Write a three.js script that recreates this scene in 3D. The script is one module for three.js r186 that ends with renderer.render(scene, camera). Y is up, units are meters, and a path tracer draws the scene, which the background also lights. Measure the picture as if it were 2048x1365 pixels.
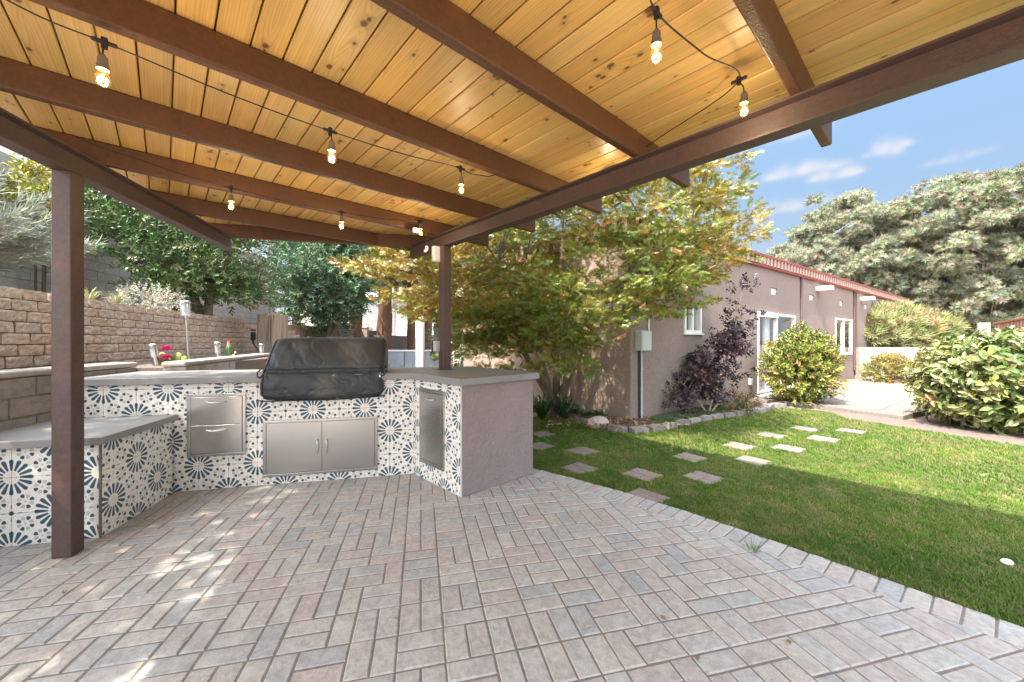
import * as THREE from 'three';
import { mergeGeometries, mergeVertices } from 'three/addons/utils/BufferGeometryUtils.js';
import { RoundedBoxGeometry } from 'three/addons/geometries/RoundedBoxGeometry.js';

// ------------------------------------------------------------------ camera, sky, sun, exposure
const WIDTH = 1024, HEIGHT = 682, FOCAL = 770, EYE = 1.32;
const scene = new THREE.Scene();
const camera = new THREE.PerspectiveCamera(2 * Math.atan(682.5 / FOCAL) * 180 / Math.PI, WIDTH / HEIGHT, 0.05, 400);
camera.position.set(0, EYE, 0);
camera.lookAt(0, EYE, -10);
scene.add(camera);
const renderer = new THREE.WebGLRenderer({ antialias: true });
renderer.setSize(WIDTH, HEIGHT);
renderer.toneMapping = THREE.LinearToneMapping;
renderer.toneMappingExposure = 3.7;
renderer.shadowMap.enabled = true;

const SUN = new THREE.Vector3(-0.402, 0.84, 0.367).normalize();
const sun = new THREE.DirectionalLight(new THREE.Color(1, 0.9, 0.77), 3.9);
sun.position.copy(SUN).multiplyScalar(60);
sun.target.position.set(0, 0, -6);
sun.position.add(sun.target.position);
sun.castShadow = true;
sun.shadow.radius = 1;
Object.assign(sun.shadow.camera, { left: -30, right: 30, top: 30, bottom: -30, near: 1, far: 140 });
sun.shadow.mapSize.set(2048, 2048);
scene.add(sun, sun.target);

// ------------------------------------------------------------------ small tools
function rng(seed) { let a = seed >>> 0; return () => { a = (a + 0x6d2b79f5) | 0; let t = Math.imul(a ^ (a >>> 15), 1 | a); t = (t + Math.imul(t ^ (t >>> 7), 61 | t)) ^ t; return ((t ^ (t >>> 14)) >>> 0) / 4294967296; }; }
const R = rng(20240611);
const rr = (a, b, f = R) => a + (b - a) * f();
const pick = (list, f = R) => list[Math.floor(f() * list.length)];
const V = (x, y, d) => new THREE.Vector3(x, y, -d);                     // x to the right, y up, d metres ahead
const rad = (a) => a * Math.PI / 180;
const hash = (x, y, s) => { let h = Math.imul(x, 374761393) ^ Math.imul(y, 668265263) ^ Math.imul(s, 1274126177); h = Math.imul(h ^ (h >>> 13), 1274126177); return ((h ^ (h >>> 16)) >>> 0) / 4294967296; };
function vnoise(x, y, px, py, s) {                                      // value noise that repeats every px, py cells
  const xi = Math.floor(x), yi = Math.floor(y), fx = x - xi, fy = y - yi, u = fx * fx * (3 - 2 * fx), v = fy * fy * (3 - 2 * fy);
  const m = (a, n) => ((a % n) + n) % n, x0 = m(xi, px), x1 = m(xi + 1, px), y0 = m(yi, py), y1 = m(yi + 1, py);
  return (hash(x0, y0, s) * (1 - u) + hash(x1, y0, s) * u) * (1 - v) + (hash(x0, y1, s) * (1 - u) + hash(x1, y1, s) * u) * v;
}
function fbm(x, y, px, py, s, oct = 4) { let a = 0, w = 0.5, t = 0; for (let o = 0; o < oct; o++) { a += w * vnoise(x, y, px, py, s + o); t += w; x *= 2; y *= 2; px *= 2; py *= 2; w *= 0.5; } return a / t; }
const toS = (l) => { l = Math.max(0, Math.min(1, l)); return 255 * (l <= 0.0031308 ? 12.92 * l : 1.055 * l ** (1 / 2.4) - 0.055); };
function tex(w, h, fn, { srgb = true, rx = 1, ry = 1 } = {}) {          // fn(u, v) gives linear [r, g, b]
  const data = new Uint8Array(w * h * 4);
  for (let j = 0; j < h; j++) for (let i = 0; i < w; i++) {
    const c = fn((i + 0.5) / w, (j + 0.5) / h), o = (j * w + i) * 4;
    for (let k = 0; k < 3; k++) data[o + k] = srgb ? toS(c[k]) : Math.max(0, Math.min(255, c[k] * 255));
    data[o + 3] = 255;
  }
  const t = new THREE.DataTexture(data, w, h);
  t.wrapS = t.wrapT = THREE.RepeatWrapping; t.magFilter = THREE.LinearFilter; t.minFilter = THREE.LinearMipmapLinearFilter; t.generateMipmaps = true;
  t.colorSpace = srgb ? THREE.SRGBColorSpace : THREE.NoColorSpace; t.repeat.set(rx, ry); t.needsUpdate = true;
  return t;
}
const lin = (r, g, b) => new THREE.Color().setRGB(r, g, b);
const mat = (o) => new THREE.MeshStandardMaterial({ roughness: 0.85, metalness: 0, ...o });

// frames: a direction on the ground (degrees from straight ahead, + to the right); s along it, n out of the face
class Frame {
  constructor(x, d, a) { this.x = x; this.d = d; this.a = a; this.dx = Math.sin(rad(a)); this.dd = Math.cos(rad(a)); this.turn = rad(90 - a); }
  pt(s, y, n = 0) { return V(this.x + s * this.dx + n * this.dd, y, this.d + s * this.dd - n * this.dx); }
}
const DP = 76.7, DR = 47.9, DH = 54.1;                                  // kitchen and paving, roof, house
const R1 = [Math.sin(rad(DR - 90)), Math.cos(rad(DR - 90))], R2 = [Math.sin(rad(DR)), Math.cos(rad(DR))];
const uv = (u, v) => [u * R2[0] + v * R1[0], u * R2[1] + v * R1[1]];    // roof coordinates to (x, d)
const P1 = [Math.sin(rad(DP - 90)), Math.cos(rad(DP - 90))], P2 = [Math.sin(rad(DP)), Math.cos(rad(DP))];
const ab = (a, b) => [a * P2[0] + b * P1[0], a * P2[1] + b * P1[1]];

// ------------------------------------------------------------------ naming
const taken = {};
function numbered(n) { const k = taken[n] = (taken[n] ?? -1) + 1; return k ? n + '_' + String(k).padStart(3, '0') : n; }
function tag(o, label, category, group) { Object.assign(o.userData, { label, category }); if (group) o.userData.group = group; return o; }
function thing(name, label, category, pos, turn = 0, group) { const o = new THREE.Group(); o.name = numbered(name); o.position.copy(pos); o.rotation.y = turn; scene.add(o); return tag(o, label, category, group); }
function mesh(name, geo, material, parent, pos, turn = 0) {
  const m = new THREE.Mesh(geo, material); m.name = parent === scene ? numbered(name) : name; m.castShadow = m.receiveShadow = true;
  if (pos) m.position.copy(pos); m.rotation.y = turn; parent.add(m); return m;
}
function struct(name, geo, material) { const m = mesh(name, geo, material, scene); m.userData.kind = 'structure'; return m; }
function part(t, name, geo, material, f, s, y, n = 0) { return mesh(name, geo, material, t, f.pt(s, y, n).sub(t.position), f.turn); }   // t is an unturned group

// ------------------------------------------------------------------ geometry
const box = (w, h, d, x = 0, y = 0, z = 0) => new THREE.BoxGeometry(w, h, d).translate(x, y, z);
const rbox = (w, h, d, r = 0.006, x = 0, y = 0, z = 0, seg = 2) => new RoundedBoxGeometry(w, h, d, seg, Math.min(r, w / 2.01, h / 2.01, d / 2.01)).translate(x, y, z);
const cyl = (r0, r1, h, x = 0, y = 0, z = 0, seg = 16) => new THREE.CylinderGeometry(r0, r1, h, seg).translate(x, y, z);
const merge = (list) => mergeGeometries(list.map((g) => { const n = g.index ? g.toNonIndexed() : g; for (const k of Object.keys(n.attributes)) if (!['position', 'normal', 'uv'].includes(k)) n.deleteAttribute(k); return n; }));
function boxUV(g, scale = 1, ox = 0, oy = 0) {                           // uv in metres by the face's main direction
  if (g.index) g = g.toNonIndexed();
  const p = g.attributes.position, n = g.attributes.normal, u = new Float32Array(p.count * 2);
  for (let i = 0; i < p.count; i++) {
    const ax = Math.abs(n.getX(i)), ay = Math.abs(n.getY(i)), az = Math.abs(n.getZ(i));
    const [a, b] = ay >= ax && ay >= az ? [p.getX(i), p.getZ(i)] : ax >= az ? [p.getZ(i), p.getY(i)] : [p.getX(i), p.getY(i)];
    u[2 * i] = a * scale + ox; u[2 * i + 1] = b * scale + oy;
  }
  g.setAttribute('uv', new THREE.BufferAttribute(u, 2)); return g;
}
// convex polygons as [x, d] lists
function clip(poly, nx, nd, c) {                                        // keep nx*x + nd*d <= c
  const out = [];
  for (let i = 0; i < poly.length; i++) {
    const a = poly[i], b = poly[(i + 1) % poly.length], da = nx * a[0] + nd * a[1] - c, db = nx * b[0] + nd * b[1] - c;
    if (da <= 0) out.push(a);
    if (da * db < 0) { const t = da / (da - db); out.push([a[0] + (b[0] - a[0]) * t, a[1] + (b[1] - a[1]) * t]); }
  }
  return out;
}
const area = (p) => p.reduce((s, a, i) => { const b = p[(i + 1) % p.length]; return s + a[0] * b[1] - b[0] * a[1]; }, 0) / 2;
function inset(poly, e) {
  let q = poly; const ccw = area(poly) > 0 ? 1 : -1;
  for (let i = 0; i < poly.length; i++) {
    const a = poly[i], b = poly[(i + 1) % poly.length], l = Math.hypot(b[0] - a[0], b[1] - a[1]); if (l < 1e-5) continue;
    const nx = ccw * (b[1] - a[1]) / l, nd = -ccw * (b[0] - a[0]) / l;
    q = clip(q, nx, nd, nx * a[0] + nd * a[1] - e);
  }
  return q.length > 2 ? q : null;
}
// slab between y0 and y1 with its upper (or, with e < 0 in low, lower) edge bevelled by e; tilt(x, d) lifts the top
function slab(poly, y0, y1, e = 0.004, { tilt = () => 0, low = false, uvAt = (x, d) => [x, d] } = {}) {
  if (area(poly) < 0) poly = [...poly].reverse();                       // counter-clockwise seen with x right, d up
  const top = e > 0 ? resample(inset(poly, e), poly) : poly, P = [], U = [];
  const tri = (a, b, c) => { for (const q of [a, b, c]) { P.push(q[0], q[1], -q[2]); U.push(...uvAt(q[0], q[2], q[1])); } };
  const n = poly.length, yb = low ? y1 : y0, yt = low ? y0 : y1, ys = low ? y0 + e : y1 - e, f = (p, y) => [p[0], y + (low ? 0 : tilt(p[0], p[1])), p[1]], g = (p, y) => [p[0], y, p[1]];
  const T = (a, b, c) => low ? tri(a, c, b) : tri(a, b, c);
  for (let i = 0; i < n; i++) {
    const a = poly[i], b = poly[(i + 1) % n], ta = top[i], tb = top[(i + 1) % n];
    T(g(a, yb), g(b, yb), f(b, ys)); T(g(a, yb), f(b, ys), f(a, ys));
    if (e > 0) { T(f(a, ys), f(b, ys), f(tb, yt)); T(f(a, ys), f(tb, yt), f(ta, yt)); }
  }
  for (let i = 1; i < n - 1; i++) { T(f(top[0], yt), f(top[i], yt), f(top[i + 1], yt)); if (!low) continue; T(g(poly[0], yb), g(poly[i + 1], yb), g(poly[i], yb)); }
  const geo = new THREE.BufferGeometry();
  geo.setAttribute('position', new THREE.Float32BufferAttribute(P, 3)); geo.setAttribute('uv', new THREE.Float32BufferAttribute(U, 2)); geo.computeVertexNormals();
  return geo;
}
function resample(q, poly) {                                            // nearest inset corner for each corner
  if (!q) { const c = poly.reduce((s, p) => [s[0] + p[0] / poly.length, s[1] + p[1] / poly.length], [0, 0]); return poly.map((p) => [c[0] + (p[0] - c[0]) * 0.7, c[1] + (p[1] - c[1]) * 0.7]); }
  return poly.map((p) => q.reduce((m, a) => Math.hypot(a[0] - p[0], a[1] - p[1]) < Math.hypot(m[0] - p[0], m[1] - p[1]) ? a : m, q[0]));
}
function sheet(poly, y) {                                               // flat, possibly concave
  const g = new THREE.ShapeGeometry(new THREE.Shape(poly.map((p) => new THREE.Vector2(p[0], p[1])))); g.rotateX(-Math.PI / 2); g.translate(0, y, 0);
  return g;
}
function block(poly, y0, y1, bevel = 0.006) {                           // extruded, possibly concave, with a rounded edge
  const g = new THREE.ExtrudeGeometry(new THREE.Shape((area(poly) < 0 ? [...poly].reverse() : poly).map((p) => new THREE.Vector2(p[0], p[1]))), { depth: y1 - y0 - 2 * bevel, bevelEnabled: true, bevelSize: bevel, bevelThickness: bevel, bevelOffset: -bevel, bevelSegments: 3 });
  g.rotateX(-Math.PI / 2); g.translate(0, y0 + bevel, 0); return boxUV(g);
}
function limb(pts, radii, seg = 7) {                                    // tapered tube
  const curve = new THREE.CatmullRomCurve3(pts), n = Math.max(4, pts.length * 4), g = new THREE.TubeGeometry(curve, n, 1, seg), p = g.attributes.position, c = new THREE.Vector3(), v = new THREE.Vector3();
  for (let i = 0; i <= n; i++) {
    const t = i / n, k = t * (radii.length - 1), a = Math.min(radii.length - 2, Math.floor(k)), r = radii[a] + (radii[a + 1] - radii[a]) * (k - a); curve.getPointAt(t, c);
    for (let j = 0; j <= seg; j++) { const q = i * (seg + 1) + j; v.fromBufferAttribute(p, q).sub(c).multiplyScalar(r * (1 + 0.12 * Math.sin(q * 12.9898))).add(c); p.setXYZ(q, v.x, v.y, v.z); }
  }
  g.computeVertexNormals(); return g;
}
const tube = (pts, r, n = 24, seg = 6) => new THREE.TubeGeometry(new THREE.CatmullRomCurve3(pts), n, r, seg);
const inside = (p, poly) => { let r = false; for (let i = 0, j = poly.length - 1; i < poly.length; j = i++) { const a = poly[i], b = poly[j]; if ((a[1] > p[1]) !== (b[1] > p[1]) && p[0] < (b[0] - a[0]) * (p[1] - a[1]) / (b[1] - a[1]) + a[0]) r = !r; } return r; };

// ------------------------------------------------------------------ the sky: blue to the right, white haze towards the sun, a few small clouds
{
  const w = 2048, h = 1024, data = new Float32Array(w * h * 4);
  // small fair-weather puffs: direction (to the right, up), half width, half height, strength
  const clouds = [], cq = rng(88);
  for (const [ca, ce, wa, we, k] of [[0.64, 0.335, 0.055, 0.014, 0.95], [0.70, 0.317, 0.04, 0.011, 0.85], [0.535, 0.325, 0.028, 0.013, 0.85], [0.60, 0.272, 0.035, 0.012, 0.75], [0.67, 0.275, 0.028, 0.010, 0.6], [0.775, 0.34, 0.03, 0.010, 0.8], [0.64, 0.405, 0.05, 0.012, 0.4], [0.50, 0.25, 0.05, 0.014, 0.5], [0.86, 0.30, 0.03, 0.008, 0.4],
    [-0.9, 0.42, 0.2, 0.05, 0.5], [-1.6, 0.6, 0.25, 0.06, 0.5], [1.9, 0.4, 0.15, 0.03, 0.7], [2.5, 0.5, 0.2, 0.04, 0.6], [-2.4, 0.45, 0.2, 0.04, 0.6], [1.4, 0.6, 0.12, 0.03, 0.5]])
    for (let n = 0; n < 7; n++) { const t = n / 3 - 1; clouds.push([ca + t * wa + (cq() - 0.5) * wa * 0.3, ce + (cq() - 0.35) * we * 0.6, wa * (0.22 + 0.2 * cq()), we * (0.8 + 0.8 * cq()) * (1 - 0.45 * t * t), k * (0.55 + 0.45 * cq())]); }
  for (let j = 0; j < h; j++) for (let i = 0; i < w; i++) {
    const el = (j + 0.5 - h / 2) / h * Math.PI, az = ((i + 0.5) / w - 0.5) * 2 * Math.PI, x = Math.cos(el) * Math.cos(az), z = Math.cos(el) * Math.sin(az), y = Math.sin(el);
    const e = Math.max(0, y), cg = x * SUN.x + y * SUN.y + z * SUN.z, hz = Math.exp(-e * 4.2), halo = Math.pow(Math.max(0, (1 + cg) / 2), 5);
    let r = 0.040 + 0.20 * hz, g = 0.110 + 0.150 * hz, b = 0.218 + 0.040 * hz;
    const a = Math.atan2(x, -z);                                         // to the right of straight ahead
    let c = 0;
    const nz = el > 0.18 && el < 0.8 ? 0.45 + 0.9 * fbm(a * 60 + 60, el * 90 + 90, 1024, 1024, 5, 4) : 0;
    if (nz) for (const [ca, ce, wa, we, k] of clouds) { if (Math.abs(el - ce) > 3 * we) continue; let da = a - ca; if (da > Math.PI) da -= 2 * Math.PI; if (da < -Math.PI) da += 2 * Math.PI; const q = (da / wa) ** 2 + ((el - ce) / (el > ce ? we * 1.2 : we * 0.6)) ** 2; if (q < 6) c += (1 - c) * k * Math.exp(-q * 1.3) * nz; }
    c = Math.min(0.95, c * 1.1);
    const k = 2.5 * halo; r += k * 0.98; g += k; b += k * 1.02;
    r += (0.21 + k - r) * c; g += (0.215 + k - g) * c; b += (0.235 + k - b) * c;
    if (y < 0) { r = 0.16; g = 0.14; b = 0.11; }
    const o = (j * w + i) * 4; data[o] = r; data[o + 1] = g; data[o + 2] = b; data[o + 3] = 1;
  }
  const sky = new THREE.DataTexture(data, w, h, THREE.RGBAFormat, THREE.FloatType);
  sky.mapping = THREE.EquirectangularReflectionMapping; sky.magFilter = sky.minFilter = THREE.LinearFilter; sky.wrapS = THREE.RepeatWrapping; sky.needsUpdate = true;
  scene.background = sky; scene.environment = sky;
}

// ------------------------------------------------------------------ materials
const grain = tex(512, 512, (u, v) => { const n = fbm(u * 24, v * 24, 24, 24, 11, 5), f = hash(Math.floor(u * 512), Math.floor(v * 512), 3), k = 0.80 + 0.42 * (n - 0.5) + 0.26 * (f - 0.5), s = f > 0.975 ? 0.5 : 1; return [k * s, k * s, k * s]; });
const grainB = tex(512, 512, (u, v) => { const n = fbm(u * 48, v * 48, 48, 48, 21, 4); return [n, n, n]; }, { srgb: false });
const patch = tex(256, 256, (u, v) => { const k = 0.72 + 0.34 * fbm(u * 5, v * 5, 5, 5, 31, 5); return [k, k, k]; });
const mottle = tex(512, 512, (u, v) => { const a = fbm(u * 4, v * 4, 4, 4, 33, 6), b = fbm(u * 90, v * 90, 90, 90, 35, 2), k = 0.82 + 0.18 * (a - 0.5) + 0.17 * (b - 0.5); return [k, k * (1 - 0.03 * (a - 0.5)), k]; });
const M = {};
const at = (t, r) => { const c = t.clone(); c.repeat.set(r, r); c.needsUpdate = true; return c; };
const g2 = at(grain, 2), gb2 = at(grainB, 2), g1 = at(grain, 0.9), pt = at(patch, 0.7), gb4 = at(grainB, 4);
const paverTones = [[0.475, 0.42, 0.395], [0.47, 0.43, 0.41], [0.465, 0.45, 0.435], [0.43, 0.425, 0.42], [0.485, 0.45, 0.42], [0.49, 0.465, 0.435], [0.455, 0.41, 0.39], [0.405, 0.41, 0.415], [0.47, 0.455, 0.435]];
M.paver = paverTones.map((c) => mat({ color: lin(...c), map: g2, bumpMap: gb2, bumpScale: 0.0016, roughness: 0.92 }));
M.sand = mat({ color: lin(0.23, 0.20, 0.175), map: g2, roughness: 1 });
M.soil = mat({ color: lin(0.36, 0.265, 0.20), map: g1, bumpMap: gb2, bumpScale: 0.012, roughness: 1 });
M.mulch = mat({ color: lin(0.15, 0.095, 0.07), map: g2, bumpMap: gb2, bumpScale: 0.02, roughness: 1 });
M.thatch = mat({ color: lin(0.12, 0.15, 0.05), map: at(patch, 1.5), roughness: 1 });
M.gravel = mat({ color: lin(0.28, 0.22, 0.19), map: g2, bumpMap: gb4, bumpScale: 0.02, roughness: 1 });
M.concrete = mat({ color: lin(0.275, 0.27, 0.265), map: pt, bumpMap: gb2, bumpScale: 0.0006, roughness: 0.42 });
M.patio = [[0.235, 0.205, 0.185], [0.22, 0.19, 0.175], [0.25, 0.215, 0.195]].map((c) => mat({ color: lin(...c), map: g2, roughness: 0.95 }));
const stuccoB = tex(512, 512, (u, v) => { const n = fbm(u * 64, v * 64, 64, 64, 41, 3), c = Math.min(1, Math.max(0, (n - 0.35) * 2.6)); return [c, c, c]; }, { srgb: false });
M.stucco = mat({ color: lin(0.325, 0.25, 0.218), map: at(mottle, 0.35), bumpMap: at(stuccoB, 0.9), bumpScale: 0.004, roughness: 0.95 });
M.kitchenStucco = mat({ color: lin(0.36, 0.29, 0.28), map: at(mottle, 1.2), bumpMap: at(stuccoB, 1.1), bumpScale: 0.0045, roughness: 0.95 });
M.steel = mat({ color: lin(0.115, 0.075, 0.067), map: tex(512, 512, (u, v) => { const n = fbm(u * 6, v * 6, 6, 6, 51, 6), r = Math.max(0, n - 0.52) * 2.2, k = 0.8 + 0.3 * (fbm(u * 40, v * 40, 40, 40, 52, 3) - 0.5); return [k * (0.93 + r * 0.35), k * (0.9 + r * 0.08), k * (0.9 - r * 0.1)]; }, { rx: 1.5, ry: 1.5 }), bumpMap: gb4, bumpScale: 0.0012, roughness: 0.55 });
M.rafter = mat({ color: lin(0.135, 0.060, 0.027), map: M.steel.map, bumpMap: gb4, bumpScale: 0.002, roughness: 0.5 });
M.white = mat({ color: lin(0.8, 0.8, 0.78), roughness: 0.5 });
M.grey = mat({ color: lin(0.5, 0.52, 0.53), roughness: 0.4 });
M.black = mat({ color: lin(0.015, 0.015, 0.017), roughness: 0.55 });
M.tan = mat({ color: lin(0.17, 0.135, 0.10), roughness: 0.7 });
M.silver = mat({ color: lin(0.6, 0.6, 0.6), metalness: 1, roughness: 0.28 });
const brush = tex(256, 256, (u, v) => { const n = 0.5 + 0.5 * (fbm(u * 3, v * 180, 3, 180, 61, 2) - 0.5); return [n, n, n]; }, { srgb: false });
M.inox = mat({ color: lin(0.52, 0.515, 0.50), metalness: 1, roughness: 0.27, roughnessMap: null, bumpMap: brush, bumpScale: 0.00025 });
M.chrome = mat({ color: lin(0.75, 0.75, 0.75), metalness: 1, roughness: 0.12 });
M.glass = new THREE.MeshPhysicalMaterial({ color: 0xffffff, roughness: 0.02, transmission: 1, thickness: 0, ior: 1.5 });
M.frost = new THREE.MeshPhysicalMaterial({ color: lin(0.9, 0.93, 0.95), roughness: 0.25, transmission: 0.7, thickness: 0, ior: 1.5 });
M.dark = mat({ color: lin(0.03, 0.03, 0.032), roughness: 0.9 });
M.bark = mat({ color: lin(0.22, 0.16, 0.115), map: at(grain, 3), bumpMap: gb4, bumpScale: 0.01, roughness: 1 });
M.paleBark = mat({ color: lin(0.36, 0.30, 0.25), map: at(grain, 3), roughness: 1 });
M.redBark = mat({ color: lin(0.25, 0.13, 0.085), map: at(grain, 3), bumpMap: gb4, bumpScale: 0.02, roughness: 1 });
const leafMat = (o = {}) => new THREE.MeshPhysicalMaterial({ color: 0xffffff, roughness: 0.55, side: THREE.DoubleSide, transmission: 0.35, thickness: 0, ...o });
M.leaf = leafMat(); M.gloss = leafMat({ roughness: 0.32, transmission: 0.2 }); M.needle = leafMat({ roughness: 0.8, transmission: 0.15 });
const pine = [7, 19].map((seed) => {                                     // knotty pine board, 2.4 m x 0.6 m
  const q = rng(seed), W = 1536, H = 512, kn = []; for (let i = 0; i < 26; i++) kn.push([q() * 2.4, q() * 0.6, 0.006 + q() * q() * 0.013]);
  return tex(W, H, (u, v) => {
    const x = u * 2.4, y = v * 0.6; let g = y + 0.01 * (fbm(u * 6, v * 4, 6, 4, seed, 3) - 0.5), dark = 0, ring = 0;
    for (const [kx, ky, r] of kn) {
      let dx = x - kx, dy = y - ky; if (dx > 1.2) dx -= 2.4; if (dx < -1.2) dx += 2.4; if (dy > 0.3) dy -= 0.6; if (dy < -0.3) dy += 0.6;
      if (Math.abs(dx) > 0.25 || Math.abs(dy) > 0.09) continue;
      const f = Math.exp(-((dx / (r * 7)) ** 2) - (dy / (r * 2.6)) ** 2); g += Math.sign(dy) * r * 1.5 * f * Math.exp(-Math.abs(dy) / (r * 3));
      const d = Math.hypot(dx / 1.5, dy) / r; if (d < 1) dark = Math.max(dark, 1 - d ** 4); else if (d < 3) ring = Math.max(ring, (3 - d) / 2);
    }
    const bands = fbm(u * 3, g * 42, 3, 9999, seed + 2, 3), fine = fbm(u * 14, g * 420, 14, 9999, seed + 5, 2), late = Math.pow(0.5 + 0.5 * Math.sin(g * 520 + 9 * bands), 4);
    let k = 0.88 + 0.28 * (bands - 0.5) + 0.16 * (fine - 0.5) - 0.13 * late - 0.2 * ring * (0.6 + 0.4 * Math.sin(g * 1400));
    const w = 0.55 * (bands - 0.5) + 0.4 * late;
    let c = [0.86 * k, (0.55 - 0.07 * w) * k, (0.195 - 0.07 * w) * k];
    if (dark) c = [c[0] * (1 - dark * 0.72), c[1] * (1 - dark * 0.82), c[2] * (1 - dark * 0.8)];
    return c;
  }, { rx: 1 / 2.4, ry: 1 / 0.6 });
});
M.plank = [[1, 1, 1], [0.92, 0.9, 0.86], [1.0, 0.94, 0.85], [0.88, 0.83, 0.76], [1, 1.02, 1.05]].flatMap((c) => pine.map((map) => mat({ color: lin(...c.map((q) => q * 0.93)), map, roughness: 0.42 })));
// ------------------------------------------------------------------ ground, lawn, paving
const edgeOut = [[-0.95, 4.83], [-0.2, 4.335], [0.219, 4.009], [0.62, 3.68], [0.986, 3.36], [1.33, 3.02], [1.643, 2.657], [1.994, 2.231], [2.382, 1.76], [2.72, 1.25], [3.0, 0.7], [3.2, 0.1], [3.3, -0.6]];
const bedEdge = [[5.14, 7.67], [4.79, 7.29], [4.1, 6.9], [3.47, 6.58], [2.81, 6.18], [2.06, 5.69], [1.65, 5.6], [1.32, 6.0], [1.06, 6.54], [0.97, 7.18]];
const farEdge = [[5.55, 7.55], [5.92, 7.2], [5.74, 6.6], [5.95, 6.0], [6.13, 5.7], [6.45, 4.85], [7.4, 3.6], [8.4, 1.6], [9, -1]];
const lawnPoly = [...edgeOut.slice(0).reverse(), [-0.9, 5.3], [0.2, 6.3], [0.6, 7.2], ...[...bedEdge].reverse(), ...farEdge];
struct('ground', (() => { const g = new THREE.CircleGeometry(160, 64); g.rotateX(-Math.PI / 2); return boxUV(g.translate(0, -0.05, 0)); })(), M.soil);
struct('lawn', boxUV(sheet(lawnPoly, -0.02)), M.thatch);
const paving = thing('patio_paving', null, null, V(0, 0, 2.4)); paving.userData = { kind: 'structure' };
{
  const base = sheet([...edgeOut, [-6, -1.5], [-6, 6.5], [-1.2, 6.3]], -0.0045); mesh('sand_bed', boxUV(base).translate(0, 0, 2.4), M.sand, paving);
  // inner line of the border course
  const off = (k) => edgeOut.map((p, i) => { const a = edgeOut[Math.max(0, i - 1)], b = edgeOut[Math.min(edgeOut.length - 1, i + 1)], l = Math.hypot(b[0] - a[0], b[1] - a[1]); return [p[0] + k * (b[1] - a[1]) / l, p[1] - k * (b[0] - a[0]) / l]; });
  const inner = off(0.2);
  // a random tiling of the lattice with 1 x 2 pavers: basket weave, stirred
  const NA = 78, NB = 66, A0 = -43, B0 = -14, horiz = new Uint8Array(NA * NB), id = (i, j) => j * NA + i, q = rng(77);
  const head = new Int32Array(NA * NB);
  for (let j = 0; j < NB; j += 2) for (let i = 0; i < NA; i += 2) for (let k = 0; k < 2; k++) for (let m = 0; m < 2; m++) { const h = ((i + j) / 2) % 2; horiz[id(i + k, j + m)] = h; head[id(i + k, j + m)] = h ? id(i, j + m) : id(i + k, j); }
  for (let n = 0; n < 5200; n++) {
    const i = Math.floor(q() * (NA - 1)), j = Math.floor(q() * (NB - 1)), a = id(i, j), b = id(i + 1, j), c = id(i, j + 1), d = id(i + 1, j + 1);
    if (horiz[a] && horiz[c] && head[a] === a && head[b] === a && head[c] === c && head[d] === c) { head[a] = head[c] = a; head[b] = head[d] = b; horiz[a] = horiz[b] = horiz[c] = horiz[d] = 0; }
    else if (!horiz[a] && !horiz[b] && head[a] === a && head[c] === a && head[b] === b && head[d] === b) { head[a] = head[b] = a; head[c] = head[d] = c; horiz[a] = horiz[b] = horiz[c] = horiz[d] = 1; }
  }
  const list = [];
  const add = (poly, tone) => {
    if (poly.length < 3 || Math.abs(area(poly)) < 0.0006) return;
    const c = poly.reduce((s, p) => [s[0] + p[0] / poly.length, s[1] + p[1] / poly.length], [0, 0]), ox = q() * 5, oy = q() * 5, sx = (q() - 0.5) * 0.024, sd = (q() - 0.5) * 0.024, up = (q() - 0.5) * 0.003, ca = Math.cos(q() * 6), sa = Math.sin(q() * 6);
    list.push({ d: Math.hypot(c[0], c[1]) - (c[1] < 1.1 || Math.abs(c[0]) > c[1] * 1.5 ? -50 : 0), m: tone ?? Math.floor(q() * M.paver.length), g: slab(poly, -0.03, 0, 0.006, { tilt: (x, d) => up + (x - c[0]) * sx + (d - c[1]) * sd, uvAt: (x, d) => [x * ca - d * sa + ox, x * sa + d * ca + oy] }) });
  };
  const J = 0.0017;
  for (let j = 0; j < NB; j++) for (let i = 0; i < NA; i++) {
    const a = id(i, j); if (head[a] !== a) continue;
    const w = horiz[a] ? 0.2 : 0.1, h = horiz[a] ? 0.1 : 0.2, x = (A0 + i) * 0.1, y = (B0 + j) * 0.1;
    const jt = () => J + q() * 0.0012, x0 = x + jt(), x1 = x + w - jt(), y0 = y + jt() * 1.5, y1 = y + h - jt() * 1.5;
    let p = [ab(x0, y0), ab(x1, y0), ab(x1, y1), ab(x0, y1)];
    const c = ab(x + w / 2, y + h / 2);
    if (c[0] < -4 || c[1] > 4.4 || c[1] < -1 || (y > 3.93 && x < 0) || (c[0] - -0.424) * R2[0] + (c[1] - 3.247) * R2[1] > 0.06 && x < -0.2 && y > 3.2 || (x < -2.2 && y > 1.95 && x < -3.35)) continue;
    for (let k = 0; k < inner.length - 1 && p.length; k++) { const s = inner[k], t = inner[k + 1], l = Math.hypot(t[0] - s[0], t[1] - s[1]), nx = -(t[1] - s[1]) / l, nd = (t[0] - s[0]) / l; p = clip(p, nx, nd, nx * s[0] + nd * s[1] - J); }
    add(p);
  }
  // border: pavers laid across the edge
  let carry = 0;
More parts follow.
